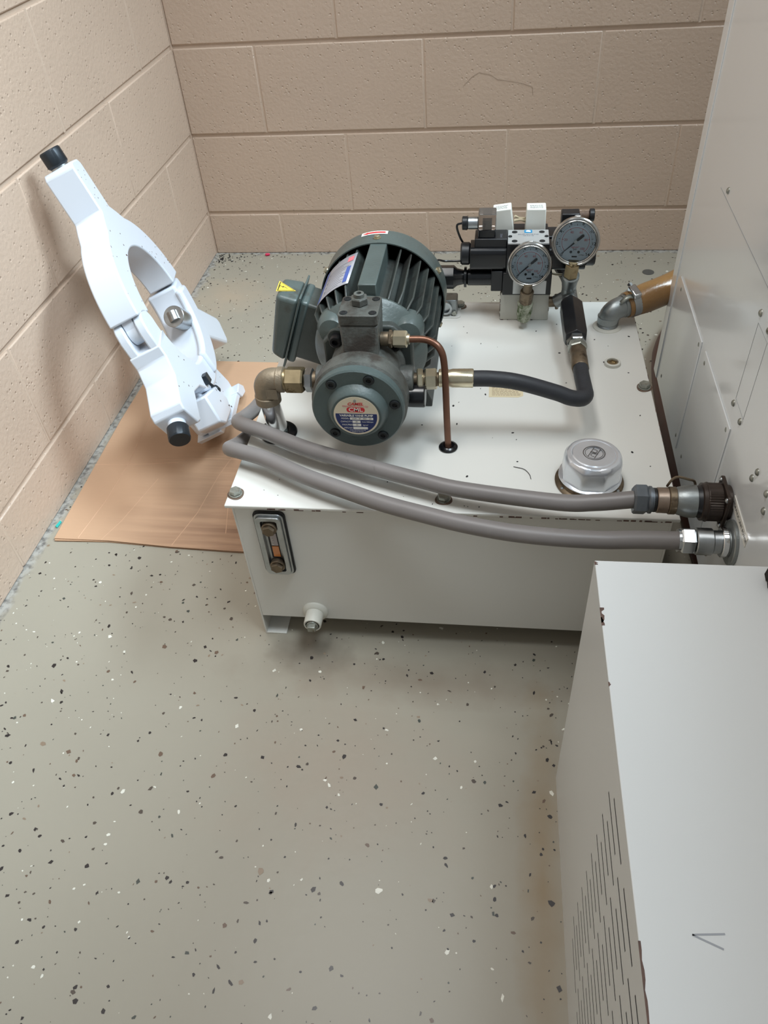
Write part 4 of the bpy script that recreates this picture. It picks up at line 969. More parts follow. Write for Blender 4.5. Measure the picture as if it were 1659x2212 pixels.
# zinc pedestal below it
t = thing('zinc_port_fitting', 'small zinc flanged fitting standing on the lid behind the motor', 'pipe fitting', (0.728, -0.835, LZ))
mb = MB(); mb.prism(rrect(0.055, 0.040, 0.006, 3, 0.714, -0.830), LZ, LZ + 0.0022); part('gasket', mb, 'white', t)
mb = MB(); mb.prism(rrect(0.040, 0.028, 0.004, 3, 0.716, -0.828), LZ + .0022, LZ + 0.030); part('flange_block', mb, 'galv', t, 0.0015)
mb = MB(); mb.lathe((0.716, -0.842, LZ + 0.0175), (0, -1, 0), [(0, 0.0115), (0.006, 0.0115), (0.006, 0.0080), (0.001, 0.0078), (0.001, 0)], 28); part('port', mb, 'zinc', t)
mb = MB(); mb.hexn((0.731, -0.842, LZ + .007), (0.731, -0.846, LZ + 0.007), 0.0045); part('port_screw', mb, 'bolt', t)

# ------------------------------------------------------------------ pressure gauges
def gauge(name, label, c, r, tilt, yaw, stem_fn, numbers):
    t = thing(name, label, 'gauge', (c[0], c[1], c[2] - r - .02), group=None)
    n = Matrix.Rotation(yaw, 3, 'Z') @ Vector((0, -cos(tilt), sin(tilt)))
    up = Vector((0, 0, 1)); up = (up - n * up.dot(n)).normalized(); xx = up.cross(n)
    gf = Matrix((xx, up, n)).transposed().to_4x4(); gf.translation = Vector(c)
    Cc = Vector(c)
    mb = MB(); mb.lathe(Cc - n * 0.0275, n, [(0, r * .84), (0.002, r * .90), (0.0225, r * .94), (0.0235, r * .95)], 48, 0); part('case', mb, 'bezel', t)
    mb = MB(); mb.lathe(Cc - n * 0.006, n, [(0, r * .97), (0.001, r), (0.0045, r), (0.0065, r * .96), (0.0068, r * .93), (0.0058, r * .90), (0.0070, r * .865), (0.0062, r * .83), (0.0020, r * .825)], 64, caps=False); part('bezel', mb, 'bezel', t)
    mb = MB(); mb.lathe(Cc - n * 0.0045, n, [(0, r * .84), (0.001, r * .84), (0.001, 0)], 48); dl_ = part('dial', mb, 'dial', t)
    mb = MB(); z = -0.0033
    def ringarc(r0, r1, a0, a1, mi, n_=40):
        o1 = arc(r1, a0, a1, n_); i1 = arc(r0, a0, a1, n_); vs = [gf @ Vector((*q, z)) for q in o1] + [gf @ Vector((*q, z)) for q in i1]
        mb.add(vs, [(i, i + 1, n_ + 2 + i, n_ + 1 + i) for i in range(n_)], mi)
    ringarc(r * .565, r * .58, 225, -45, 1)
    for k in range(51):
        a = radians(225 - 270 * k / 50); r1 = r * (.72 if k % 5 == 0 else .70); r0 = r * .64; pass
        d = Vector((cos(a), sin(a), 0)); nn = Vector((-sin(a), cos(a), 0)) * r * (0.011 if k % 5 == 0 else 0.005)
        mb.add([gf @ (d * r0 + nn + Vector((0, 0, z))), gf @ (d * r1 + nn + Vector((0, 0, z))), gf @ (d * r1 - nn + Vector((0, 0, z))), gf @ (d * r0 - nn + Vector((0, 0, z)))], [(0, 1, 2, 3)], 0)
        if k % 10 == 0 and k:
            mb.add([gf @ (d * r * .52 + nn + Vector((0, 0, z))), gf @ (d * r * .575 + nn + Vector((0, 0, z))), gf @ (d * r * .575 - nn + Vector((0, 0, z))), gf @ (d * r * .52 - nn + Vector((0, 0, z)))], [(0, 1, 2, 3)], 1)
    for k, s_ in enumerate(numbers[0]):
        a = radians(225 - 270 * k / (len(numbers[0]) - 1)); text_mb(s_, r * .17, gf @ Matrix.Translation((r * .76 * cos(a), r * .76 * sin(a), z + .0001)), mb, 0, weight=0.0001)
    for k, s_ in list(enumerate(numbers[1]))[1:]:
        a = radians(225 - 270 * k / (len(numbers[1]) - 1)); text_mb(s_, r * .14, gf @ Matrix.Translation((r * .42 * cos(a), r * .42 * sin(a), z)), mb, 1)
    text_mb('kg/cm\u00b2', r * .12, gf @ Matrix.Translation((0, -r * .23, z)), mb, 1); text_mb('psi', r * .13, gf @ Matrix.Translation((0, -r * .31, z)), mb, 0)
    text_mb('x100psi', r * .08, gf @ Matrix.Translation((r * .30, -r * .55, z)), mb, 0)
    mb.box(-r * .11, r * .11, -r * .655, -r * .59, z - .0001, z, 0, gf)
    part('dial_print', mb, ['ink', 'red'], dl_)
    for sx in (-1, 1):
        mb = MB(); q = gf @ Vector((sx * r * .16, -r * .43, -0.0035)); mb.cyl(q, q + n * .0008, r * .055, n=14); part('dial_screw', mb, 'ink', dl_)
    mb = MB(); d = Vector((cos(radians(222)), sin(radians(222)), 0)); nn = Vector((-d.y, d.x, 0)); z = -0.0022
    pts = [d * r * .70 + nn * r * .01, d * r * .70 - nn * r * .01, d * r * .1 - nn * r * .03, -d * r * .08 - nn * r * .03, -d * r * .12 - nn * r * .055, -d * r * .40 - nn * r * .06, -d * r * .44, -d * r * .40 + nn * r * .06, -d * r * .12 + nn * r * .055, -d * r * .08 + nn * r * .03, d * r * .1 + nn * r * .03]
    mb.prism([(q.x, q.y) for q in pts], z, z + 0.0004, 0, gf); part('needle', mb, 'ink', t)
    mb = MB(); q = gf @ Vector((0, 0, z)); mb.cyl(q, q + n * .0014, r * .07, n=18); part('hub', mb, 'bezel', t)
    mb = MB(); mb.lathe(Cc + n * 0.0000, n, [(0, r * .825), (0.0008, r * .825)], 48); part('glass', mb, 'glass', t)
    mb = MB(); q = Cc - n * 0.014 + up * r * .93; mb.cyl(q, q + up * .0022, r * .13, n=18, ch=.0006); part('filler_plug', mb, 'alu', t)
    stem_fn(t)
    return t
def stem1(t):
    mb = MB(); mb.cyl((0.8508, -0.894, 0.370), (0.8502, -0.890, 0.352), 0.0075, n=18); mb.cyl((0.8502, -0.8905, 0.355), (0.8490, -0.885, 0.333), 0.0108, n=20, ch=.001); part('stem', mb, 'old_metal', t)
    mb = MB(); rr_ = random.Random(3)
    mb.lathe((0.8490, -0.885, 0.335), (-0.0015, 0.010, -0.044), [(0, 0.0108), (0.006, 0.0124), (0.018, 0.0118), (0.030, 0.0116), (0.038, 0.0105), (0.0425, 0.006), (0.043, 0)], 26, rfun=lambda t_, a: 1 + 0.07 * sin(5 * a + 300 * t_) + 0.05 * sin(11 * a - 500 * t_))
    part('sealed_elbow', mb, 'moss', t, label='elbow crusted with white and green sealant')
    mb = MB(); mb.cyl((0.8475, -0.876, 0.306), (0.8475, -0.851, 0.306), 0.009, n=18); part('nipple', mb, 'old_metal', t)
def stem2(t):
    mb = MB(); mb.cyl((0.9175, -0.890, 0.406), (0.9172, -0.887, 0.398), 0.008, n=18); mb.hexn((0.9172, -0.887, 0.400), (0.9165, -0.880, 0.376), 0.0115, 0, 0.2); part('stem', mb, 'old_brass', t)
    mb = MB(); mb.lathe((0.9165, -0.880, 0.377), (0, 0.010, -0.024), [(0, 0.0125), (0.001, 0.0138), (0.006, 0.0138), (0.012, 0.0125), (0.022, 0.0118), (0.027, 0.0108)], 28); part('reducer', mb, 'galv', t)
gauge('lower_pressure_gauge', 'round steel pressure gauge in front, lower of the two, on a sealant-crusted elbow', (0.8515, -0.8905, 0.3985), 0.0343, radians(11), 0.0, stem1, (['0', '2', '4', '6', '8', '10', '12', '14'], ['0', '20', '40', '60', '80', '100']))
gauge('upper_pressure_gauge', 'larger round steel pressure gauge set higher to the right, on a brass hex stem', (0.9180, -0.8870, 0.4340), 0.0360, radians(11), radians(-3), stem2, (['0', '2', '4', '6', '8', '10', '12', '14'], ['0', '20', '40', '60', '80', '100']))
# silver plate on modular body
mb = MB(); mb.box(0.828, 0.881, -0.8608, -0.8600, 0.334, 0.357)
o = part('nameplate', mb, 'alu', D.objects['front_solenoid_valve'])
# little bracket behind upper gauge
t = thing('pressure_switch', 'small black switch with reddish cable gland behind the upper gauge', 'switch', (0.94, -0.79, 0.404))
mb = MB(); mb.cyl((0.928, -0.790, 0.4335), (0.944, -0.790, 0.4345), 0.007, n=18, ch=.001); part('gland', mb, 'rust', t)
mb = MB(); mb.cyl((0.944, -0.790, 0.4345), (0.952, -0.790, 0.4345), 0.010, n=12, ch=.001); part('gland_nut', mb, 'black', t)
mb = MB(); mb.box(0.900, 0.929, -0.800, -0.778, 0.404, 0.4405); part('switch_body', mb, 'black', t, 0.002)

# ------------------------------------------------------------------ return elbow and amber hose
t = thing('return_elbow', 'grey galvanised elbow screwed into the lid at the rear right corner', 'pipe fitting', (0.985, -0.872, LZ))
EX, EY = 0.985, -0.872
mb = MB(); mb.lathe((EX, EY, LZ), (0, 0, 1), [(0, 0.0235), (0.0012, 0.0228), (0.0030, 0.0190), (0.0032, 0.017)], 32); part('weld_ring', mb, 'block_white', t)
prof = [(0, 0.0168)]
for k in range(6): prof += [(0.0015 + k * .0022, 0.0172), (0.0026 + k * .0022, 0.0161)]
prof += [(0.016, 0.0168), (0.019, 0.0175)]
mb = MB(); mb.lathe((EX, EY, LZ + .0005), (0, 0, 1), prof, 32); part('thread', mb, 'galv', t)
dirh = Vector((0.90, 0.42, 0.14)).normalized()
ez1 = 0.3055
path = [Vector((EX, EY, LZ + .018)), Vector((EX, EY, ez1 - .014))]
ctl = Vector((EX, EY, ez1 + 0.004)); e0 = path[-1]; e1 = ctl + dirh * 0.019
for k in range(1, 9):
    u = k / 8; path.append(e0 * (1 - u) ** 2 + ctl * 2 * u * (1 - u) + e1 * u * u)
path.append(e1 + dirh * 0.012)
mb = MB(); mb.tube(path, 0.0172, 28); mb.lathe(e1 + dirh * .004, dirh, [(0, 0.017), (0.001, 0.0186), (0.010, 0.0186), (0.012, 0.0165)], 28); part('elbow', mb, 'galv', t)
t = thing('amber_return_hose', 'thick amber fabric-reinforced hose leaving the elbow behind the machine enclosure', 'hose', (1.05, -0.84, 0.30))
hs = e1 + dirh * 0.010
hp = bez([hs, hs + dirh * 0.03, Vector((1.086, -0.820, 0.3245)), Vector((1.125, -0.793, 0.333)), Vector((1.17, -0.760, 0.336)), Vector((1.25, -0.70, 0.31)), Vector((1.32, -0.66, 0.2)), Vector((1.35, -0.65, 0.02))], 8)
mb = MB(); mb.tube(hp, lambda u: 0.0205 + 0.0035 * min(1, u * 6), 28); part('hose', mb, 'amber', t)
cl = thing('hose_clamp', 'shiny zinc worm-drive clamp around the end of the amber hose', 'clamp', tuple(hs))
q = hs + dirh * 0.006
xx, yy, _ = ortho(dirh)
mb = MB(); mb.lathe(q, dirh, [(0, 0.0210), (0, 0.0225), (0.012, 0.0228), (0.012, 0.0213)], 36); part('band', mb, 'zinc', cl)
upv = (Vector((0, -0.35, 1)) - dirh * Vector((0, -0.35, 1)).dot(dirh)).normalized(); sd = dirh.cross(upv)
cf2 = Matrix((dirh, sd, upv)).transposed().to_4x4(); cf2.translation = q + dirh * .0055 + upv * 0.0215
mb = MB(); mb.box(-0.0065, 0.0065, -0.012, 0.012, -0.001, 0.009, 0, cf2); part('screw_housing', mb, 'chrome', cl, 0.002)
mb = MB(); mb.hexn(cf2 @ Vector((0, -0.012, .0045)), cf2 @ Vector((0, -0.018, .0045)), 0.0042); part('clamp_screw', mb, 'zinc', cl)
mb = MB(); vs = []
for k in range(9):
    u = k / 8; px = -0.006 - 0.022 * u; h = 0.002 + 0.006 * sin(u * 3.0)
    vs += [cf2 @ Vector((px, 0.010, h - 0.004 * u)), cf2 @ Vector((px, 0.0005 + .003 * u, h - 0.004 * u))]
mb.add(vs, [(2 * k, 2 * k + 1, 2 * k + 3, 2 * k + 2) for k in range(8)])
o = part('band_tail', mb, 'bolt', cl); s_ = o.modifiers.new('s', 'SOLIDIFY'); s_.thickness = 0.0006

# ------------------------------------------------------------------ brown hose on the floor beneath the machine
mb = MB(); mb.tube(bez([(1.42, -0.30, 0.031), (1.26, -0.37, 0.031), (1.185, -0.50, 0.031), (1.158, -0.62, 0.031), (1.152, -0.8, 0.031), (1.153, -1.0, 0.031), (1.158, -1.14, 0.031), (1.17, -1.3, 0.031), (1.16, -1.45, 0.031)], 8), 0.031, 24)
solo('brown_floor_hose', mb, 'brown_hose', 'dark brown fat hose lying on the floor in the gap between tank and machine', 'hose')

# ------------------------------------------------------------------ breather cap
BX, BY = 0.9315, -1.262
t = thing('breather_cap', 'polished chrome breather filler cap with scalloped sides on the lid front right', 'cap', (BX, BY, LZ))
mb = MB(); mb.lathe((BX, BY, LZ), (0, 0, 1), [(0, 0.0435), (0.002, 0.044), (0.0035, 0.0425), (0.005, 0.038), (0.010, 0.034)], 48); part('base_flange', mb, 'old_metal', t)
for k in range(6):
    a = k * pi / 3 + 0.5; mb = MB(); mb.lathe((BX + .0395 * cos(a), BY + .0395 * sin(a), LZ + .003), (0, 0, 1), [(0, 0.003), (0.0015, 0.0026), (0.002, 0)], 12); part('flange_screw', mb, 'zinc', t)
def scal(t_, a):
    if t_ < 0.004 or t_ > 0.036: return 1
    return 1 - 0.055 * max(0, abs(cos(4 * a))) * (1 if t_ < 0.022 else 0.4)
tx = Vector((0.03, 0.02, 1)).normalized()
mb = MB(); mb.lathe((BX, BY, LZ + 0.009), tx, [(0.004, 0.034), (0.0, 0.0385), (0.0015, 0.0402), (0.003, 0.0402), (0.0042, 0.0385), (0.007, 0.0384), (0.013, 0.0384), (0.020, 0.0380), (0.028, 0.0375), (0.033, 0.0362), (0.0362, 0.0335), (0.0375, 0.0305), (0.0372, 0.0285), (0.0368, 0.0275), (0.0378, 0.0262), (0.0380, 0.0180), (0.0380, 0)], 110, rfun=scal)
cap = part('cap', mb, mat('satin_chrome', srgb(222, 226, 232), 0.22, metal=0.7, var=0.03, rvar=0.2), t)
mb = MB(); tf = frame(Vector((BX, BY, LZ + 0.009)) + tx * 0.0381, (cos(-0.45), sin(-0.45), 0), (sin(0.45), cos(0.45), 0))
def rg(r0, r1, n_=48):
    mb.ringprism(arc(r1, 0, 360 - 360 / n_, n_ - 1), arc(r0, 0, 360 - 360 / n_, n_ - 1), -0.0005, 0.0005, 0, tf)
rg(0.0128, 0.0140); rg(0.0108, 0.0114)
mb.box(-0.0004, 0.0006, -0.0105, 0.0105, -.0005, .0006, 0, tf @ Matrix.Translation((-0.0042, 0, 0)) @ Matrix.Rotation(0, 4, 'Z')); mb.box(-0.0004, 0.0006, -0.0105, 0.0105, -.0005, .0006, 0, tf @ Matrix.Translation((0.0042, 0, 0)))
def cglyph(cx_, cy_, s, flip):
    a0, a1 = (60, 300) if not flip else (-120, 120)
    mb.ringprism([(cx_ + s * x_, cy_ + s * .62 * y_) for x_, y_ in arc(1, a0, a1, 12)] + [(cx_ + s * .78 * x_, cy_ + s * .42 * y_) for x_, y_ in arc(1, a1, a0, 12)],
                 [(cx_ + s * .99 * x_, cy_ + s * .61 * y_) for x_, y_ in arc(1, a0, a1, 12)] + [(cx_ + s * .79 * x_, cy_ + s * .43 * y_) for x_, y_ in arc(1, a1, a0, 12)], -0.0003, 0.0006, 0, tf)
text_mb('C', 0.0095, tf @ Matrix.Translation((0, -0.0045, .0003)), mb); text_mb('C', 0.0095, tf @ Matrix.Translation((0.0, 0.0045, .0003)) @ Matrix.Rotation(pi, 4, 'Z'), mb)
mb.box(-0.005, 0.005, -0.0004, 0.0004, -.0005, .0006, 0, tf)
part('embossed_emblem', mb, mat('shaded_emboss', srgb(150, 152, 156), 0.25, metal=1.0), cap)

# ------------------------------------------------------------------ grey conduits with connectors
def hex_gland(t, pa, pb, r, m_): mb = MB(); mb.hexn(pa, pb, r, 0, 0.15); return part('gland_nut', mb, m_, t)
# upper conduit
t = thing('upper_grey_conduit', 'grey flexible conduit nearer the pump, ending in a brown military-style connector', 'cable', (0.75, -1.27, LZ))
UYc, UZc = -1.341, 0.3250
Apath = bez([(0.976, UYc, UZc), (0.93, -1.3400, 0.3165), (0.885, -1.3360, 0.3110), (0.770, -1.316, 0.3075), (0.7175, -1.3005, 0.307), (0.6644, -1.283, 0.307), (0.6093, -1.2635, 0.307), (0.5509, -1.241, 0.307), (0.490, -1.2115, 0.308), (0.455, -1.1945, 0.307), (0.4385, -1.178, 0.301), (0.4385, -1.154, 0.290), (0.4435, -1.120, 0.280), (0.4452, -1.078, 0.268), (0.4455, -1.0, 0.235), (0.4455, -0.9, 0.17), (0.4455, -0.80, 0.09), (0.450, -0.70, 0.025), (0.50, -0.6, 0.0175), (0.7, -0.5, 0.0125)], 8)
mb = MB(); mb.tube(Apath, 0.0106, 20); part('conduit', mb, 'grey_hose', t)
def cx2(name, x0, x1, r0, r1, m_, n=40, ch=.0008, rf=None, y=UYc, z=UZc, prof=None):
    mb = MB(); mb.lathe((x0, y, z), (1, 0, 0), prof or [(0, r0 - ch), (ch, r0), (x1 - x0 - ch, r1), (x1 - x0, r1 - ch)], n, rfun=rf); return part(name, mb, m_, t)
mb = MB(); mb.hexn((0.9725, UYc, UZc), (0.9885, UYc, UZc), 0.0185, 0, 0.1); mb.lathe((0.9885, UYc, UZc), (1, 0, 0), [(0, .015), (.002, 0.0165), (.0045, .0165), (.005, .0145), (.007, .0145)], 36); part('gland_nut', mb, M['galv'] and mat('dark_zinc', srgb(104, 110, 116), 0.4, metal=0.6, var=0.2, vscale=60), t)
cx2('seal_ring', 0.9945, 0.999, 0.0145, 0.0145, 'black')
cx2('clamp_body', 0.999, 1.0125, 0.0152, 0.0155, mat('nickel_brown', srgb(156, 138, 124), 0.35, metal=0.8, var=0.15, vscale=70))
cx2('knurled_ring', 1.0125, 1.021, 0.0165, 0.0165, 'old_metal', 80, rf=lambda t_, a: 1 + 0.03 * sin(40 * a))
cx2('backshell', 1.021, 1.043, 0.016, 0.0195, 'galv', prof=[(0, 0.0155), (.002, 0.0165), (0.008, 0.0180), (.014, 0.0195), (0.022, 0.0195)])
cx2('neck_ring', 1.043, 1.049, 0.0185, 0.0195, 'black')
cx2('coupling_nut', 1.048, 1.0715, 0.0222, 0.0222, 'brown_conn', 96, rf=lambda t_, a: 1 + (0.022 * sin(46 * a) if 0.007 < t_ < .0225 else 0), prof=[(0, 0.0190), (.001, 0.0224), (.0055, 0.0224), (.0058, .0232), (0.0072, 0.0232), (0.0076, 0.0222), (0.022, 0.0222), (.0235, 0.021)])
mb = MB(); mb.prism(rrect(0.047, 0.049, 0.006, 4, UYc, UZc), 1.0715, 1.0755, 0, Matrix(((0, 0, 1, 0), (1, 0, 0, 0), (0, 1, 0, 0), (0, 0, 0, 1)))); mb.cyl((1.0755, UYc, UZc), (MX, UYc, UZc), 0.021, n=32); fp = part('square_flange', mb, 'brown_conn', t, 0.0008)
for sy in (-1, 1):
    for sz in (-1, 1):
        mb = MB(); mb.lathe((1.0715, UYc + sy * .0182, UZc + sz * .0192), (-1, 0, 0), [(0, 0.0034), (.001, .0032), (.0022, .0018), (.0024, 0)], 14); part('flange_screw', mb, 'zinc', fp)
mb = MB()
mb.tube([(1.028 + 0.016 * cos(a_ * pi / 12), UYc + 0.0155 + 0.002 * sin(a_), UZc + 0.010 + 0.013 * sin(a_ * pi / 12)) for a_ in range(0, 13)], 0.0016, 8); part('cap_ring', mb, 'old_metal', t)
# lower conduit
t = thing('lower_grey_conduit', 'grey flexible conduit hanging over the lid front edge, ending in a knurled chrome coupling', 'cable', (0.75, -1.33, LZ))
LYc, LZc = -1.387, 0.305
Bpath = bez([(1.030, LYc, LZc), (0.98, -1.388, 0.3045), (0.936, -1.3915, 0.305), (0.8824, -1.391, 0.3055), (0.8286, -1.3865, 0.306), (0.7733, -1.376, 0.3065), (0.7227, -1.362, 0.307), (0.6725, -1.346, 0.307), (0.6194, -1.324, 0.307), (0.5629, -1.2995, 0.307), (0.5025, -1.2675, 0.307), (0.462, -1.2505, 0.305), (0.442, -1.237, 0.298), (0.4365, -1.219, 0.286), (0.4405, -1.197, 0.276), (0.4452, -1.160, 0.262), (0.4455, -1.09, 0.22), (0.4455, -0.99, 0.15), (0.4455, -0.9, 0.07), (0.43, -0.82, 0.02), (0.42, -0.73, 0.018), (0.41, -0.66, 0.0175)], 8)
mb = MB(); mb.tube(Bpath, 0.0108, 20); part('conduit', mb, 'grey_hose', t)
kz = dict(y=LYc, z=LZc)
mb = MB(); mb.hexn((1.0235, LYc, LZc), (1.039, LYc, LZc), 0.0158, 0, 0.35); mb.cyl((1.0205, LYc, LZc), (1.0235, LYc, LZc), 0.0135, n=28); part('gland_nut', mb, 'chrome', t)
cx2('knurled_body', 1.040, 1.0585, 0.0157, 0.0157, 'zinc', 90, rf=lambda t_, a: 1 + 0.012 * sin(44 * a + 2600 * t_), prof=[(0, .0145)] + [(0.001 + .0015 * k, 0.0157) for k in range(12)] + [(0.0185, .0148)], **kz)
cx2('plain_sleeve', 1.0585, 1.068, 0.0135, 0.0138, 'zinc', **kz)
cx2('knurled_nut', 1.0675, 1.0745, 0.0172, 0.0172, 'chrome', 90, rf=lambda t_, a: 1 + 0.014 * sin(44 * a + 2600 * t_), **kz)
cx2('wall_disc', 1.0748, MX, 0.0, 0.0, 'galv', 48, prof=[(0, 0.0155), (0.0012, 0.0160), (0.0016, 0.0255), (0.0026, 0.0268), (0.0060, 0.0268)], **kz)
for k in range(9):
    q = Vector((1.0665, LYc + 0.006 + .0025 * k, LZc - 0.013 - 0.0044 * k)); mb = MB(); mb.lathe(q, (0, 1, -1.4), [(-0.0024, 0), (-0.0016, .0017), (0, .0022), (0.0016, .0017), (.0024, 0)], 8)
    part('ball_chain_bead', mb, 'old_metal', t)

# ------------------------------------------------------------------ steady rest leaning in the corner
c0 = Vector((0.1722, -0.8073, 0.2690))
RM = Matrix(((-0.3964, 0.2037, 0.8952), (0.1149, -0.9564, 0.2685), (0.9108, 0.2093, 0.3557)))
Mr = RM.to_4x4(); Mr.translation = c0
t = rest = thing('lathe_steady_rest', 'large white lathe steady rest ring with black knobs leaning on the left wall over cardboard', 'machine part', matrix=Mr)
T2 = 0.028; RI, RO = 0.115, 0.172
def pol(r, a): return (r * cos(radians(a)), r * sin(radians(a)))
def rot2(pts, a): ca, sa = cos(radians(a)), sin(radians(a)); return [(x * ca - y * sa, x * sa + y * ca) for x, y in pts]
# upper half with the top arm
poly = arc(RO, -84, -22, 14) + [(0.176, -0.045), (0.190, -0.0265), (0.268, -0.0255), (0.276, -0.018), (0.276, 0.018), (0.268, 0.0255), (0.190, 0.0265), (0.176, 0.045)] + arc(RO, 22, 78, 14) + arc(RI, 78, -84, 36)
mb = MB(); mb.prism(poly, -T2, T2); part('upper_yoke', mb, 'rest_white', t, 0.003, 3, ang=28)
# hinge tongue at the left
mb = MB(); mb.prism(arc(RO - 0.006, 76, 84, 3) + arc(0.0215, 150, -30, 14, *pol((RI + RO) / 2 + 0.002, 87))[::1] + arc(RI + 0.006, 84, 76, 3), -0.010, 0.010)
mb = MB(); hc = pol((RI + RO) / 2, 86)
mb.prism([pol(RO - .008, 75), pol(RO - .008, 86), pol(RI + .008, 86), pol(RI + .008, 75)], -0.010, 0.010); mb.lathe((hc[0], hc[1], -0.010), (0, 0, 1), [(0, 0.0215), (0.020, 0.0215)], 32)
part('hinge_tongue', mb, 'rest_white', t, 0.001)
# left lower link with clevis cheeks and second arm
arm = rot2([(0.150, -0.030), (0.268, -0.030), (0.276, -0.022), (0.276, 0.022), (0.268, 0.030), (0.150, 0.030)], 120)
cheek = [pol(RO - .002, 96), pol(RI + .002, 96)]
for s0, s1 in ((0.0112, T2), (-T2, -0.0112)):
    mb = MB(); mb.prism([pol(RO + .002, 99), pol(RO + .001, 88)] + arc(0.0285, 60, -100, 14, *hc) + [pol(RI, 92), pol(RI, 99)], s0, s1); part('clevis_cheek', mb, 'rest_white', t, 0.003, 2)
poly = [pol(RI, 97)] + [pol(RO, 97)] + arc(RO, 98, 104, 2) + [(arm[4][0] + 0.0, arm[4][1])][:0]
poly = [pol(RI, 97), pol(RO + .003, 97), pol(RO + .006, 104)] + [arm[1][:2] if False else rot2([(0.200, -0.032)], 120)[0]] + rot2([(0.262, -0.032), (0.272, -0.022), (0.272, 0.022), (0.262, 0.032), (0.195, 0.032)], 120) + [pol(RO, 140), pol(RO, 150)] + arc(RI, 150, 97, 12)
mb = MB(); mb.prism(poly, -T2 - 0.002, T2 + 0.002); part('left_arm', mb, 'rest_white', t, 0.003, 3, ang=28)
# lower body: right arc, round end and third arm
poly = arc(RO, -86, -108, 6) + rot2([(0.215, 0.034), (0.288, 0.032), (0.298, 0.022), (0.298, -0.022), (0.288, -0.032), (0.210, -0.034)], -120) + arc(RO, -132, -208, 18) + arc(RI, -208, -86, 30)
mb = MB(); mb.prism(poly, -T2 - 0.012, T2 - 0.004); part('lower_yoke', mb, 'rest_white', t, 0.006, 3, ang=28)
mb = MB(); mb.prism(arc(RO - .010, -92, -172, 24) + arc(RI - 0.004, -172, -92, 24), T2 - 0.012, T2 + 0.004); part('raised_web', mb, 'rest_white', t, 0.007, 3)
# clamp joint at right between the yokes
mb = MB(); mb.prism([pol(RO + .004, -74), pol(RO + .020, -78), pol(RO + .020, -98), pol(RO + .004, -104), pol(RO - .01, -90)], -0.030, 0.010); part('clamp_lug', mb, 'rest_white', t, 0.004, 3)
# base
bz = lambda x, y: (x, y)
poly = [(-0.135, 0.075), (-0.165, 0.082), (-0.205, 0.068), (-0.232, 0.060), (-0.244, 0.045), (-0.246, -0.100), (-0.238, -0.125), (-0.215, -0.128), (-0.175, -0.105), (-0.150, -0.085)]
mb = MB(); mb.prism(poly, -0.050, 0.010); part('base_casting', mb, 'rest_white', t, 0.007, 3)
poly = [(-0.150, 0.118), (-0.205, 0.125), (-0.222, 0.100), (-0.226, 0.030), (-0.205, 0.012), (-0.168, 0.030)]
mb = MB(); mb.prism(poly, -0.020, 0.030); part('foot_pad', mb, 'rest_white', t, 0.004, 2)
mb = MB(); mb.prism([(-0.246, 0.055), (-0.258, 0.040), (-0.260, -0.018), (-0.248, -0.030), (-0.240, 0.02)], -0.060, -0.006); part('bed_jaw', mb, 'rest_white', t, 0.002, 2)
mb = MB(); mb.prism([(-0.232, -0.080), (-0.250, -0.090), (-0.2555, -0.128), (-0.244, -0.140), (-0.228, -0.118)], 0.002, 0.028); part('bed_jaw', mb, 'rest_white', t, 0.002, 2)
mb = MB(); mb.box(-0.247, -0.234, -0.134, 0.048, -0.033, 0.024); part('foot_plate', mb, 'rest_white', t, 0.002, 2)
# knobs and jaw screws
def knob(ang, r0, cap):
    d = Vector((cos(radians(ang)), sin(radians(ang)), 0))
    mb = MB(); mb.lathe(d * r0, d, [(0, 0.0155), (0.012, 0.0155)], 32); part('jaw_collar', mb, 'zinc' if ang == 0 else 'rest_white', t)
    mb = MB(); mb.lathe(d * (r0 + .010), d, [(0, 0.0150), (0.003, 0.0180), (0.005, 0.0188), (0.026, 0.0188), (0.0285, 0.0172), (0.0285, 0)], 48, rfun=lambda t_, a: 1 + (0.012 * sin(40 * a) if .005 <= t_ <= .026 else 0)); part('adjuster_knob', mb, 'knob', t)
knob(0, 0.268, 1); knob(120, 0.270, 1)
def jaw(ang, rt, rb, off=0.0, m_='chrome', r=0.015):
    d = Vector((cos(radians(ang)), sin(radians(ang)), 0)); z = Vector((0, 0, off))
    mb = MB(); mb.cyl(d * rb + z, d * (rt + .012) + z, r, n=36, ch=.001); part('jaw_shaft', mb, m_, t)
    mb = MB(); s_ = Vector((-d.y, d.x, 0)); q = d * (rt + .014) + z
    mb.cyl(q - s_ * .010 - d * .002, q + s_ * .010 - d * .002, 0.0105, n=24, ch=.001); part('jaw_roller', mb, m_, t)
jaw(240, 0.056, 0.125, 0.006, 'zinc', 0.021); jaw(0, 0.100, 0.125, 0.0, 'rust', 0.011); jaw(120, 0.088, 0.125, 0.0, 'old_metal', 0.012)
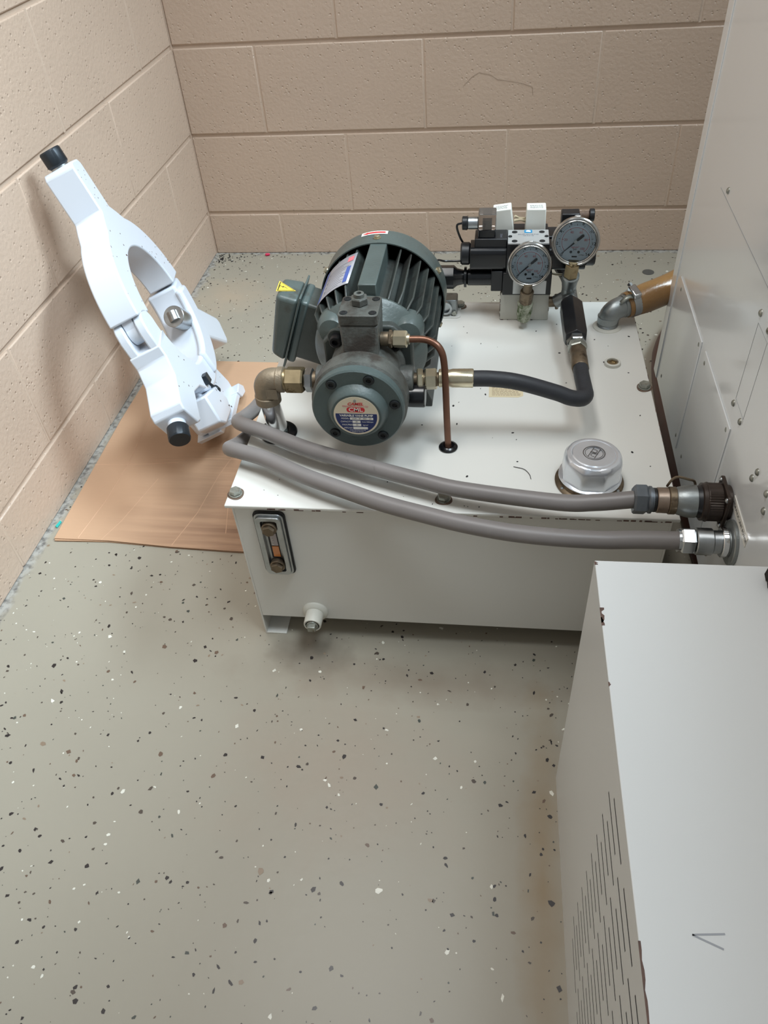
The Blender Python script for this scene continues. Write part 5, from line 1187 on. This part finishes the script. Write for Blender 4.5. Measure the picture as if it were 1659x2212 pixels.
# clamp lever in the base notch
mb = MB(); mb.box(-0.150, -0.132, 0.045, 0.065, 0.012, 0.034); mb.cyl((-0.148, 0.047, 0.022), (-0.172, 0.030, 0.024), 0.0045, n=14); mb.lathe((-0.168, 0.034, 0.0235), (-0.018, -0.012, 0.001), [(0, .004), (.004, .0085), (.014, .0085), (.020, .004), (.021, 0)], 20); part('clamp_lever', mb, 'knob', t, 0.0008)

mb = MB(); rn = random.Random(31)
def chip(x, y, z, r, flat=True):
    n = 6; a0 = rn.random() * 6; e = rn.uniform(.3, .8); a1 = rn.random() * 3
    pts = []
    for i in range(n):
        a = a0 + 2 * pi * i / n; q = r * rn.uniform(.6, 1.2); px, py = q * cos(a), q * sin(a) * e
        pts.append((x + px * cos(a1) - py * sin(a1), y + px * sin(a1) + py * cos(a1)))
    mb.prism(pts, z - 0.0002, z + 0.00025)
for k in range(26):
    a = rn.uniform(-75, 75); r = rn.choice((RO - rn.uniform(.004, .008), RI + rn.uniform(.004, .008), rn.uniform(RI + .01, RO - .01))); p_ = pol(r, a); chip(p_[0], p_[1], T2, rn.uniform(.0008, .0026))
for k in range(18):
    a = rn.uniform(100, 140); p_ = pol(rn.uniform(RI + .006, .23), a)
    if abs(rot2([p_], -120)[0][1]) < .026: chip(p_[0], p_[1], T2 + .002, rn.uniform(.0008, .0028))
for k in range(8): chip(rn.uniform(-.24, -.15), rn.uniform(-.11, .05), .010, rn.uniform(.001, .004))
for x, y, r in ((-0.215, 0.030, .005), (-0.222, 0.022, .004), (-0.19, 0.06, .003), (-0.172, 0.045, .003)): chip(x, y, .030, r)
for k in range(10): chip(rn.uniform(.18, .262), rn.uniform(-.022, .022), T2, rn.uniform(.0007, .0018))
part('paint_chips', mb, 'edge_chip', rest, kind='stuff')
mb = MB()
for k in range(16):
    x = rn.uniform(-.262, -.25); y = rn.uniform(-.02, .04)
    mb.box(x - .0012, x + .0012, y - .002, y + .002, -0.0125, -0.0117)
part('worn_edge', mb, 'edge_chip', rest, kind='stuff')
